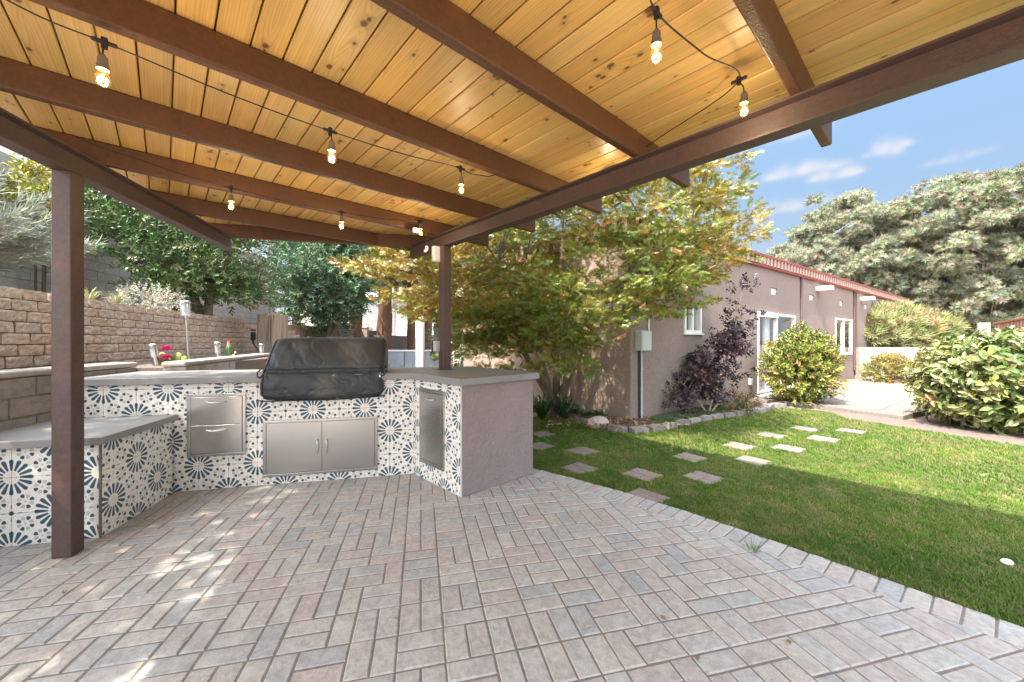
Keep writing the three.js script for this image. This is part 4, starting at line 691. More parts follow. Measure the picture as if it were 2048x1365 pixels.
// ------------------------------------------------------------------ the house
{
  const f = new Frame(1.925, 6.217, DH), t = thing('house', 'brown stucco house with red brick parapet and white framed windows', 'house', V(1.925, 0, 6.217)), H = 3.32, th = 0.28;
  const holes = [[1.56, 2.16, 1.47, 2.02], [4.69, 7.0, 0.09, 2.0], [10.40, 12.2, 0.86, 2.06]];
  const sh = new THREE.Shape([[0, -0.05], [21.6, -0.05], [21.6, H], [0, H]].map((p) => new THREE.Vector2(...p)));
  for (const [a, b, c, d] of holes) sh.holes.push(new THREE.Path([[a, c], [a, d], [b, d], [b, c]].map((p) => new THREE.Vector2(...p))));
  for (const [s, y] of [[5.64, 2.55], [8.27, 2.57], [11.06, 2.57], [14.05, 2.61], [17.0, 2.63]]) sh.holes.push(new THREE.Path([[s - 0.19, y - 0.075], [s - 0.19, y + 0.075], [s + 0.19, y + 0.075], [s + 0.19, y - 0.075]].map((p) => new THREE.Vector2(...p))));
  const front = new THREE.ExtrudeGeometry(sh, { depth: th, bevelEnabled: true, bevelSize: 0.012, bevelThickness: 0.012, bevelOffset: -0.012, bevelSegments: 2 }); front.translate(0, 0, -th - 0.012);
  part(t, 'wall', boxUV(front), M.stucco, f, 0, 0, 0);
  const side = new Frame(f.x, f.d, DH - 90 + 180);                        // runs towards the corner; its face looks left
  part(t, 'wall', boxUV(rbox(5.6, H + 0.05, th, 0.02, -2.8, H / 2 - 0.025, -th / 2)), M.stucco, side, -0.004, 0, 0.006);
  part(t, 'roof', boxUV(box(21, 0.12, 5.1, 10.6, H - 0.3, -2.85)), M.grey, f, 0, 0, 0);
  part(t, 'floor', boxUV(box(21, 0.1, 5.1, 10.6, 0.02, -2.85)), M.concrete, f, 0, 0, 0);
  part(t, 'inner_wall', boxUV(box(21, H - 0.4, 0.1, 10.6, H / 2 - 0.2, -4.2)), M.grey, f, 0, 0, 0);
  part(t, 'wall', boxUV(box(21.6, H, 0.2, 10.8, H / 2, -5.5)), M.stucco, f, 0, 0, 0);
  part(t, 'wall', boxUV(box(0.25, H, 5.1, 21.45, H / 2, -2.85)), M.stucco, f, 0, 0, 0);
  // brick parapet: stretcher course, dog tooth, cap
  const brick = mat({ color: lin(0.30, 0.085, 0.065), map: g2, roughness: 0.9 }), pale = mat({ color: lin(0.48, 0.32, 0.28), map: g2, roughness: 0.9 });
  const parapet = (fr, s0, s1, nm) => {
    part(t, nm, boxUV(rbox(s1 - s0, 0.06, 0.36, 0.006, (s0 + s1) / 2, H + 0.03 - 0.26, -0.12)), brick, fr, 0, 0, 0);
    part(t, nm, boxUV(rbox(s1 - s0, 0.07, 0.38, 0.008, (s0 + s1) / 2, H + 0.005, -0.11)), brick, fr, 0, 0, 0);
    const teeth = []; for (let s = s0 + 0.07; s < s1; s += 0.21) teeth.push(box(0.085, 0.165, 0.12, 0, 0, 0).translate(s, H - 0.115, 0.02));
    const g = boxUV(merge(teeth)); part(t, 'dentil_bricks', g, pale, fr, 0, 0, 0).userData.kind = 'stuff';
    part(t, nm, boxUV(box(s1 - s0, 0.19, 0.2, (s0 + s1) / 2, H - 0.12, -0.13)), brick, fr, 0, 0, 0);
  };
  parapet(f, -0.02, 21.6, 'brick_course'); parapet(side, -5.6, 0.02, 'brick_course');
  // glass block vents
  for (const [s, y] of [[5.64, 2.55], [8.27, 2.57], [11.06, 2.57], [14.05, 2.61], [17.0, 2.63]]) { const v = part(t, 'glass_block', rbox(0.376, 0.146, 0.08, 0.006, 0, 0, -0.075), mat({ color: lin(0.75, 0.78, 0.80), roughness: 0.15 }), f, s, y, 0); mesh('divider', merge([box(0.016, 0.146, 0.02, 0, 0, -0.03), box(0.376, 0.012, 0.02, 0, 0, -0.03)]), M.white, v); }
  // roof drains
  for (const s of [8.72, 13.35, 19.1]) { const c = part(t, 'roof_drain', boxUV(merge([box(0.26, 0.02, 0.38, 0, -0.055, 0.17), box(0.02, 0.11, 0.38, -0.12, 0, 0.17), box(0.02, 0.11, 0.38, 0.12, 0, 0.17)])), M.white, f, s, 2.86, 0); c.userData.label = 'white scupper spout'; }
  // windows
  const W = (r, split, name) => {
    const w = r[1] - r[0], h = r[3] - r[2], b = 0.055, fr = part(t, name, merge([box(w, b, 0.1, 0, h / 2 - b / 2, 0), box(w, b, 0.1, 0, -h / 2 + b / 2, 0), box(b, h - 2 * b, 0.099, -w / 2 + b / 2, 0, 0), box(b, h - 2 * b, 0.099, w / 2 - b / 2, 0, 0), box(b * 1.3, h - 2 * b, 0.08, split, 0, 0)]), M.white, f, (r[0] + r[1]) / 2, (r[2] + r[3]) / 2, -0.03);
    mesh('pane', box(w / 2 + split - b, h - 2 * b, 0.006, -w / 4 + split / 2, 0, -0.01), M.glass, fr); mesh('pane', box(w / 2 - split - b, h - 2 * b, 0.006, w / 4 + split / 2, 0, 0.015), M.glass, fr); return fr;
  };
  const w1 = W(holes[0], 0, 'window'); w1.userData.label = 'small high window near the corner';
  const w3 = W(holes[2], 0, 'window'); w3.userData.label = 'tall sliding window at the far end';
  mesh('blind', boxUV(box(0.86, 1.08, 0.02, -0.45, 0, -0.2)), mat({ color: lin(0.10, 0.10, 0.115), roughness: 0.9 }), w3);
  const dr = W(holes[1], -0.05, 'sliding_door'); dr.userData.label = 'white framed sliding glass door';
  mesh('blind_box', rbox(1.08, 0.12, 0.05, 0.01, -0.6, 0.9, 0.05), M.white, dr); mesh('curtain', boxUV(box(0.30, 1.8, 0.05, -0.18, 0, -0.16)), M.white, dr);
  part(t, 'door_step', boxUV(rbox(2.5, 0.14, 0.5, 0.02, 5.8, 0.0, 0.25)), M.tanCmu[1], f, 0, 0, 0);
  part(t, 'window_sill', boxUV(rbox(0.66, 0.03, 0.06, 0.005, 1.86, 1.452, 0.02)), M.white, f, 0, 0, 0);
  // services on the wall
  const tubeV = (s, y0, y1, r, n) => cyl(r, r, y1 - y0, s, (y0 + y1) / 2, n, 10);
  part(t, 'conduit', merge([tubeV(0.235, 0.0, 1.2, 0.016, 0.03), tubeV(0.235, 0.5, 0.56, 0.022, 0.03), tubeV(0.235, 0.12, 0.16, 0.022, 0.03)]), M.grey, f, 0, 0, 0);
  part(t, 'conduit', tube([[0.37, 1.25, 0.03], [0.42, 1.28, 0.03], [0.43, 1.4, 0.03], [0.43, 2.0, 0.03], [0.43, 2.9, 0.03]].map((p) => new THREE.Vector3(...p)), 0.014, 30), M.white, f, 0, 0, 0);
  part(t, 'conduit', tubeV(0.185, 0.0, 1.18, 0.014, 0.025), M.dark, f, 0, 0, 0);
  const eb = part(t, 'meter_box', rbox(0.26, 0.33, 0.13, 0.012, 0, 0, 0.065), mat({ color: lin(0.42, 0.47, 0.46), roughness: 0.45 }), f, 0.225, 1.325, 0); mesh('box_lid', rbox(0.24, 0.31, 0.012, 0.004, 0, 0, 0.137), mat({ color: lin(0.52, 0.57, 0.56), roughness: 0.45 }), eb);
  for (const s of [7.38, 12.4, 12.62]) part(t, 'rain_pipe', merge([tubeV(s, 0.3, 3.04, 0.028, 0.03), box(0.1, 0.06, 0.06, s, 3.05, 0.03)]), mat({ color: lin(0.115, 0.075, 0.065), roughness: 0.7 }), f, 0, 0, 0);
  part(t, 'outlet_cover', rbox(0.1, 0.14, 0.06, 0.01, 4.25, 0.4, 0.03), M.grey, f, 0, 0, 0); part(t, 'outlet_cover', rbox(0.1, 0.14, 0.06, 0.01, 10.0, 0.4, 0.03), M.grey, f, 0, 0, 0);
}
// ------------------------------------------------------------------ plants
const leafTri = (P, N, base, dir, up, len, wid, fold = 0.18, lobes = 0) => {
  const side = new THREE.Vector3().crossVectors(dir, up).normalize(), q = (a, b, c) => base.clone().addScaledVector(dir, a * len).addScaledVector(side, b * wid).addScaledVector(up, c * len);
  const push = (...v) => v.forEach((p) => P.push(p.x, p.y, p.z));
  if (lobes) { // palmate: narrow fingers from the base
    for (let k = 0; k < lobes; k++) { const a = (k / (lobes - 1) - 0.5) * 2.3, l = 1 - 0.34 * Math.abs(a) / 1.15, c = Math.cos(a), s = Math.sin(a); const tip = base.clone().addScaledVector(dir, c * l * len).addScaledVector(side, s * l * len).addScaledVector(up, -0.1 * len), m1 = base.clone().addScaledVector(dir, c * l * len * 0.45 - s * wid * 0.24).addScaledVector(side, s * l * len * 0.45 + c * wid * 0.24), m2 = base.clone().addScaledVector(dir, c * l * len * 0.45 + s * wid * 0.24).addScaledVector(side, s * l * len * 0.45 - c * wid * 0.24); push(base, m2, m1, m1, m2, tip); }
    return;
  }
  const b = q(0, 0, 0), l1 = q(0.38, 0.5, fold * 0.5), r1 = q(0.38, -0.5, fold * 0.5), mid = q(0.42, 0, -0.02), l2 = q(0.72, 0.36, fold * 0.4), r2 = q(0.72, -0.36, fold * 0.4), tip = q(1, 0, -0.1);
  push(b, mid, l1, b, r1, mid, l1, mid, l2, mid, r1, r2, mid, tip, l2, mid, r2, tip);
};
function sprayGeo(seed, { n = 9, len = 0.06, wid = 0.03, stem = 0.2, angle = 0.9, flat = 0, lobes = 0, fold = 0.18, whorl = false } = {}) {
  const q = rng(seed), P = [];                                           // grows along +y
  for (let i = 0; i < n; i++) {
    const t = whorl ? 0.6 + 0.4 * (i / n) : (i + 0.5) / n, a = flat ? (i % 2 ? 0 : Math.PI) + (q() - 0.5) * 0.9 : i * 2.4 + q() * 0.8, out = new THREE.Vector3(Math.cos(a), 0, Math.sin(a) * (flat ? 0.6 : 1)).normalize(), e = angle * (0.75 + 0.5 * q());
    const dir = new THREE.Vector3().addScaledVector(out, Math.sin(e)).addScaledVector(new THREE.Vector3(0, 1, 0), Math.cos(e)).normalize(), up = flat ? new THREE.Vector3((q() - 0.5) * 0.7, (q() - 0.5) * 0.5, 1).normalize() : new THREE.Vector3(0, 1, 0).addScaledVector(out, -0.5).normalize();
    up.addScaledVector(dir, -up.dot(dir)).normalize();
    leafTri(P, null, new THREE.Vector3(0, t * stem, 0).addScaledVector(out, 0.003), dir, up, len * (0.75 + 0.5 * q()), wid * (0.8 + 0.4 * q()), fold, lobes);
  }
  const g = new THREE.BufferGeometry(); g.setAttribute('position', new THREE.Float32BufferAttribute(P, 3)); g.computeVertexNormals(); return g;
}
function bladesGeo(seed, n, len, w, spread, bend) {                      // tuft of narrow blades or needles
  const q = rng(seed), P = [];
  for (let i = 0; i < n; i++) {
    const a = i * 2.4 + q(), e = spread * (0.3 + 0.7 * q()), d = new THREE.Vector3(Math.cos(a) * Math.sin(e), Math.cos(e), Math.sin(a) * Math.sin(e)), s = new THREE.Vector3(-Math.sin(a), 0, Math.cos(a)).multiplyScalar(w / 2), L = len * (0.7 + 0.5 * q()), m = d.clone().multiplyScalar(L * 0.55), t = d.clone().multiplyScalar(L); t.y -= bend * L;
    t.x += Math.cos(a) * bend * L * 0.3; t.z += Math.sin(a) * bend * L * 0.3;
    for (const v of [s.clone().negate(), s, m.clone().add(s), s.clone().negate(), m.clone().add(s), m.clone().sub(s), m.clone().sub(s), m.clone().add(s), t]) P.push(v.x, v.y, v.z);
  }
  const g = new THREE.BufferGeometry(); g.setAttribute('position', new THREE.Float32BufferAttribute(P, 3)); g.computeVertexNormals(); return g;
}
const YUP = new THREE.Vector3(0, 1, 0);
function scatter(t, name, geo, material, items) {                        // items: { p (local), dir, s, c, roll }
  const im = new THREE.InstancedMesh(geo, material, items.length), m = new THREE.Matrix4(), qa = new THREE.Quaternion(), qb = new THREE.Quaternion(), col = new THREE.Color();
  items.forEach((e, i) => { qa.setFromUnitVectors(YUP, e.dir.clone().normalize()); qb.setFromAxisAngle(YUP, e.roll ?? 0); m.compose(e.p, qa.multiply(qb), new THREE.Vector3(e.s, e.s, e.s)); im.setMatrixAt(i, m); im.setColorAt(i, col.setRGB(...e.c.map((v) => Math.max(0.004, v)))); });
  im.name = name; im.castShadow = im.receiveShadow = true; im.userData.kind = 'stuff'; t.add(im); return im;
}
const mix = (a, b, k) => a.map((v, i) => v + (b[i] - v) * k);
const ball = (q) => { for (;;) { const v = new THREE.Vector3(q() * 2 - 1, q() * 2 - 1, q() * 2 - 1); if (v.lengthSq() <= 1) return v; } };
// a shrub: sprays through a lumpy ellipsoid, thicker towards the outside
function shrub(name, label, cat, x, y, d, [rx, ry, rz], cy, geo, material, cols, { n = 900, seed = 1, lump = 0.22, size = [0.8, 1.25], shell = 0.55, stems = 7, stemR = 0.018, stemMat = M.bark, lift = 0.35, group, tip, skirt = 1 } = {}) {
  const q = rng(seed), t = thing(name, label, cat, V(x, y, d), 0, group), items = [];
  while (items.length < n) {
    const v = ball(q), r = v.length(); if (r < 0.05 || q() > shell + (1 - shell) * r * r * 1.4) continue;
    const k = 1 + lump * 2 * (fbm(v.x / r * 2.2 + 30, v.y / r * 2.2 + v.z / r * 1.7 + 30, 999, 999, seed * 7, 3) - 0.5), p = new THREE.Vector3(v.x * rx * k, cy + v.y * ry * k * (v.y < 0 ? skirt : 1), v.z * rz * k); if (p.y < 0.04) continue;
    const dir = new THREE.Vector3(v.x, v.y + lift, v.z).normalize().add(ball(q).multiplyScalar(0.6)).normalize(), cn = fbm(p.x * 2.1 + 20, p.y * 2.1 + p.z * 1.9 + 20, 999, 999, seed * 3, 3);
    let c = mix(cols[0], cols[1], Math.min(1, Math.max(0, (cn - 0.3) * 2.2 + (q() - 0.5) * 0.5))); if (cols[2] && q() < (tip ?? 0.08) * (r > 0.75 ? 1.6 : 0.3)) c = cols[2];
    items.push({ p, dir, s: rr(size[0], size[1], q), c: c.map((e) => e * (0.85 + 0.3 * q())), roll: q() * 6.28 });
  }
  scatter(t, 'foliage', geo, material, items);
  if (stems) mesh('stems', merge(Array.from({ length: stems }, () => { const a = q() * 6.28, e = 0.35 + 0.45 * q(), tp = new THREE.Vector3(Math.cos(a) * rx * e, cy + ry * (0.2 + 0.5 * q()), Math.sin(a) * rz * e); return limb([new THREE.Vector3(Math.cos(a) * 0.06, -0.02, Math.sin(a) * 0.06), tp.clone().multiplyScalar(0.5).add(new THREE.Vector3(0, 0.05, 0)), tp], [stemR, stemR * 0.75, stemR * 0.3], 6); })), stemMat, t);
  return t;
}
// a tree: limbs to clump centres, sprays round each clump
function tree(name, label, cat, pos, { trunk, trunkR = [0.1, 0.07], limbs, clumps, geo, material, cols, perClump, rad: cr, flat = 0.5, barkMat = M.bark, seed = 1, size = [0.8, 1.2], shade = 0, lift = 0.3, group, out = 0.7 }) {
  const q = rng(seed), t = thing(name, label, cat, pos, 0, group), items = [], L = (p) => new THREE.Vector3(p[0], p[1], -p[2]);
  mesh('trunk', merge(trunk.map((pts) => limb(pts.map(L), trunkR, 9))), barkMat, t);
  const nodes = trunk.flatMap((pts) => { const c = new THREE.CatmullRomCurve3(pts.map(L)); return [0.55, 0.7, 0.85, 1].map((u) => c.getPoint(u)); });
  const wood = [];
  for (const c of clumps) {
    const p = L(c), from = nodes.reduce((a, b) => (b.y > p.y + 0.2 ? 9 : 0) + b.distanceTo(p) < (a.y > p.y + 0.2 ? 9 : 0) + a.distanceTo(p) ? b : a);
    if (limbs) { const mid = from.clone().lerp(p, 0.5); mid.y += limbs.sag * from.distanceTo(p); wood.push(limb([from, mid, p], [limbs.r, limbs.r * 0.55, limbs.r * 0.18], 5)); if (q() < 0.35) nodes.push(mid.clone()); }
    const cc = c[3] ?? 0, rC = cr * (c[4] ?? 1), nC = Math.round(perClump * (c[4] ?? 1) ** 2);
    for (let i = 0; i < nC; i++) {
      const v = ball(q); v.y *= flat; const o = v.clone().multiplyScalar(rC).add(p), dir = new THREE.Vector3(v.x, v.y * 0.6 + lift, v.z).normalize().multiplyScalar(out).add(ball(q).multiplyScalar(0.7)).normalize();
      const k = Math.min(1, Math.max(0, cc + (q() - 0.5) * 0.7)), col = mix(cols[0], cols[1], k); items.push({ p: o, dir, s: rr(size[0], size[1], q), c: (cols[2] && q() < 0.07 ? cols[2] : col).map((e) => e * (0.8 + 0.4 * q())), roll: q() * 6.28 });
    }
  }
  if (wood.length) mesh('limbs', merge(wood), barkMat, t);
  scatter(t, 'crown', geo, material, items); return t;
}
// the amber maple by the house
{
  const q = rng(101), cl = [], geo = sprayGeo(3, { n: 8, len: 0.044, wid: 0.019, stem: 0.15, angle: 1.15, flat: 1, lobes: 5 });
  const base = [0.75, 6.8];
  const put = (x, y, d, c, s = 1) => cl.push([x - base[0], y, d - base[1], c, s]);
  // tiers of spreading branches; x, y, d in the place, c amber share
  for (let k = 0; k < 400; k++) {
    const tier = Math.floor(q() * 8), y = 1.35 + tier * 0.36 + (q() - 0.5) * 0.2, w = y < 1.7 ? 1.7 : y < 2.2 ? 2.5 : y < 3.2 ? 3.0 : y < 3.7 ? 2.6 : 1.9, a = q() * 6.283, r = Math.sqrt(0.12 + 0.88 * q()) * w, x = 0.75 + Math.cos(a) * r * 1.02, d = 6.35 + Math.sin(a) * r * 0.82, dist = r / w;
    if (d < 4.55 || x / d > 0.60 || (x > 1.1 && y < 1.95 && d < 6.2) || (x > 1.9 && y < 2.3 && d > 6.0)) continue;
    const px = x / d; if (y < 1.9 && px > 0.19) continue; if (px > 0.52 && y < 2.35) continue; if (px < -0.26 && y < 2.0) continue;
    const top = 4.05 - 0.34 * Math.max(0, x - 1.5) - 0.5 * Math.max(0, -0.6 - x); if (y > top) continue;
    const amber = Math.min(1, Math.max(0, 0.15 + 0.5 * (x < -0.5 ? 1 : 0) + 0.30 * (y - 2.6) + 0.35 * (dist - 0.6) + (q() - 0.5) * 0.7)); put(x, y, d, amber, 0.75 + 0.5 * q());
  }
  for (const [x, y, d, c] of [[2.85, 2.55, 5.2, 0.8], [3.05, 2.75, 5.15, 0.9], [3.1, 2.95, 5.2, 1], [2.7, 2.35, 5.1, 0.7], [2.5, 3.3, 5.2, 0.3], [2.7, 3.2, 5.25, 0.35], [2.45, 3.6, 5.3, 0.8], [2.65, 3.72, 5.4, 0.8], [1.25, 1.85, 4.9, 0.3], [1.5, 1.72, 5.0, 0.2], [1.75, 1.68, 5.05, 0.2], [2.0, 1.68, 5.1, 0.2], [2.2, 1.78, 5.2, 0.25], [2.45, 1.85, 5.2, 0.3], [1.4, 2.05, 5.2, 0.4], [1.8, 2.0, 5.3, 0.5], [2.1, 2.1, 5.3, 0.6], [2.5, 2.2, 5.3, 0.7], [1.6, 1.9, 5.1, 0.5], [1.1, 1.6, 4.85, 0.15], [1.35, 1.52, 5.2, 0.15], [0.55, 1.1, 4.9, 0.2], [0.8, 1.05, 5.1, 0.15], [0.95, 0.92, 5.2, 0.1], [0.4, 0.95, 5.0, 0.2], [0.6, 1.3, 5.0, 0.15], [-0.5, 1.75, 5.3, 0.3], [-0.2, 1.6, 5.4, 0.2], [-0.8, 1.9, 5.6, 0.4], [0.1, 1.5, 5.5, 0.2], [-0.35, 1.4, 5.9, 0.2], [-0.9, 1.55, 6.1, 0.3], [0.2, 1.85, 5.2, 0.2], [-0.1, 2.1, 5.1, 0.3], [0.5, 1.75, 5.3, 0.15], [-0.65, 1.2, 6.0, 0.2], [0.0, 1.15, 5.9, 0.15], [0.7, 2.0, 5.0, 0.2], [-1.2, 1.8, 6.3, 0.5], [0.35, 1.2, 5.6, 0.1], [1.3, 2.5, 5.2, 0.3], [1.5, 2.3, 5.3, 0.2], [1.2, 2.9, 5.3, 0.4], [1.7, 2.75, 5.4, 0.3], [1.4, 3.2, 5.5, 0.4], [1.9, 2.5, 5.5, 0.3], [0.9, 2.5, 5.1, 0.3], [1.0, 2.2, 5.3, 0.2], [1.6, 2.15, 5.6, 0.2], [2.0, 3.0, 5.6, 0.5], [-0.45, 2.3, 5.2, 0.5], [-0.75, 2.2, 5.6, 0.5], [-0.3, 1.9, 5.9, 0.3], [-1.1, 2.1, 5.9, 0.6], [0.2, 2.4, 5.1, 0.3], [-0.6, 1.5, 5.7, 0.3], [-0.9, 1.3, 6.3, 0.3], [-2.1, 2.35, 6.2, 0.9], [-1.8, 2.1, 5.9, 0.9], [-1.6, 2.6, 6.0, 0.95], [-1.3, 2.25, 5.7, 0.8], [-2.3, 2.6, 6.4, 1], [-1.9, 2.8, 6.3, 0.9], [-1.4, 2.9, 5.9, 0.8], [-1.0, 2.6, 5.6, 0.8], [-2.0, 2.0, 6.3, 0.8], [-1.1, 1.85, 5.8, 0.6], [-0.7, 1.25, 5.4, 0.25], [-0.4, 1.15, 5.3, 0.2], [-0.1, 1.2, 5.2, 0.2], [0.2, 1.3, 5.1, 0.2], [-0.5, 1.55, 5.1, 0.3], [-0.15, 1.7, 5.0, 0.3], [-0.9, 1.1, 5.9, 0.2], [0.1, 0.95, 5.4, 0.15], [-0.3, 0.9, 5.7, 0.2], [0.45, 1.5, 5.2, 0.2], [0.75, 1.35, 5.1, 0.2], [0.95, 1.7, 5.0, 0.2], [1.15, 1.35, 5.1, 0.15]]) put(x, y, d, c, 0.7);
  tree('maple_tree', 'broad amber and green maple spreading in front of the brown house', 'tree', V(base[0], 0, base[1]), {
    trunk: [[[0, 0, 0], [-0.12, 0.5, -0.1], [-0.35, 1.3, -0.15], [-0.9, 2.5, 0.1], [-1.3, 3.1, 0.1]], [[0.08, 0, 0], [0.2, 0.6, -0.1], [0.5, 1.35, -0.3], [0.95, 2.2, -0.5], [1.5, 2.9, -0.6]], [[0.02, 0, 0.05], [0.05, 0.7, 0.1], [0.0, 1.6, 0.2], [0.15, 2.6, 0.3], [0.2, 3.6, 0.3]], [[0.1, 0.3, 0], [0.35, 0.9, 0.2], [0.75, 1.6, 0.6], [1.2, 2.6, 0.7]], [[-0.05, 0.25, 0], [-0.4, 0.9, 0.3], [-0.9, 1.7, 0.8], [-1.4, 2.6, 1.0]]],
    trunkR: [0.075, 0.06, 0.045, 0.03, 0.012], limbs: { r: 0.018, sag: 0.10 }, clumps: cl, geo, material: leafMat({ roughness: 0.3, transmission: 0.6 }), cols: [[0.20, 0.29, 0.05], [0.54, 0.38, 0.06], [0.50, 0.31, 0.11]], perClump: 112, rad: 0.43, flat: 0.2, barkMat: M.bark, seed: 41, size: [0.55, 0.95], lift: 0.05, out: 0.9,
  });
}
// dark evergreen shrub trees beyond the retaining wall
{
  const q = rng(111), cl = [], geo = sprayGeo(5, { n: 9, len: 0.09, wid: 0.038, stem: 0.22, angle: 0.85 });
  for (let k = 0; k < 95; k++) { const v = ball(q), x = v.x * 1.65 - 0.15 + (v.y > 0 ? -0.55 * v.y : 0), y = 1.65 + v.y * 1.65, d = v.z * 1.1; if (y < 0.15 || (x < -0.2 && y < 0.75 - 0.6 * x)) continue; cl.push([x, y, d, 0.1 + 0.6 * q(), 0.8 + 0.4 * q()]); }
  tree('evergreen_shrub', 'large dark green multi stemmed evergreen above the tan retaining wall', 'shrub', V(-6.35, 1.74, 7.75), { trunk: [[[-0.2, 0, 0], [-0.5, 0.7, -0.1], [-1.1, 1.6, -0.15], [-1.6, 2.4, -0.1]], [[0.1, 0, 0], [-0.1, 0.8, -0.1], [-0.5, 1.5, -0.1], [-0.6, 2.4, 0]], [[0.2, 0, 0], [0.35, 0.8, 0], [0.8, 1.6, 0.1]]], trunkR: [0.085, 0.06, 0.035], limbs: { r: 0.02, sag: 0.05 }, clumps: cl, geo, material: M.gloss, cols: [[0.075, 0.14, 0.045], [0.17, 0.24, 0.08], [0.34, 0.36, 0.2]], perClump: 34, rad: 0.42, flat: 0.8, barkMat: M.paleBark, seed: 43 });
  const c2 = []; for (let k = 0; k < 70; k++) { const v = ball(q), y = 1.75 + v.y * 1.85; if (y < 0.25) continue; c2.push([v.x * 1.15, y, v.z * 0.9, 0.3 + 0.5 * q(), 0.8 + 0.4 * q()]); }
  tree('evergreen_shrub', 'dense blue green evergreen between the grey wall and the pine trunks', 'shrub', V(-5.35, 1.35, 11.2), { trunk: [[[0, 0, 0], [0.1, 1, 0], [-0.1, 2.4, 0.1]], [[0.1, 0, 0], [0.4, 1, 0.1], [0.6, 2, 0.1]]], trunkR: [0.1, 0.07, 0.03], limbs: { r: 0.02, sag: 0.05 }, clumps: c2, geo: sprayGeo(6, { n: 12, len: 0.10, wid: 0.034, stem: 0.26, angle: 0.8 }), material: M.leaf, cols: [[0.07, 0.15, 0.085], [0.14, 0.23, 0.11]], perClump: 38, rad: 0.5, flat: 0.85, seed: 44, size: [0.9, 1.3] });
}
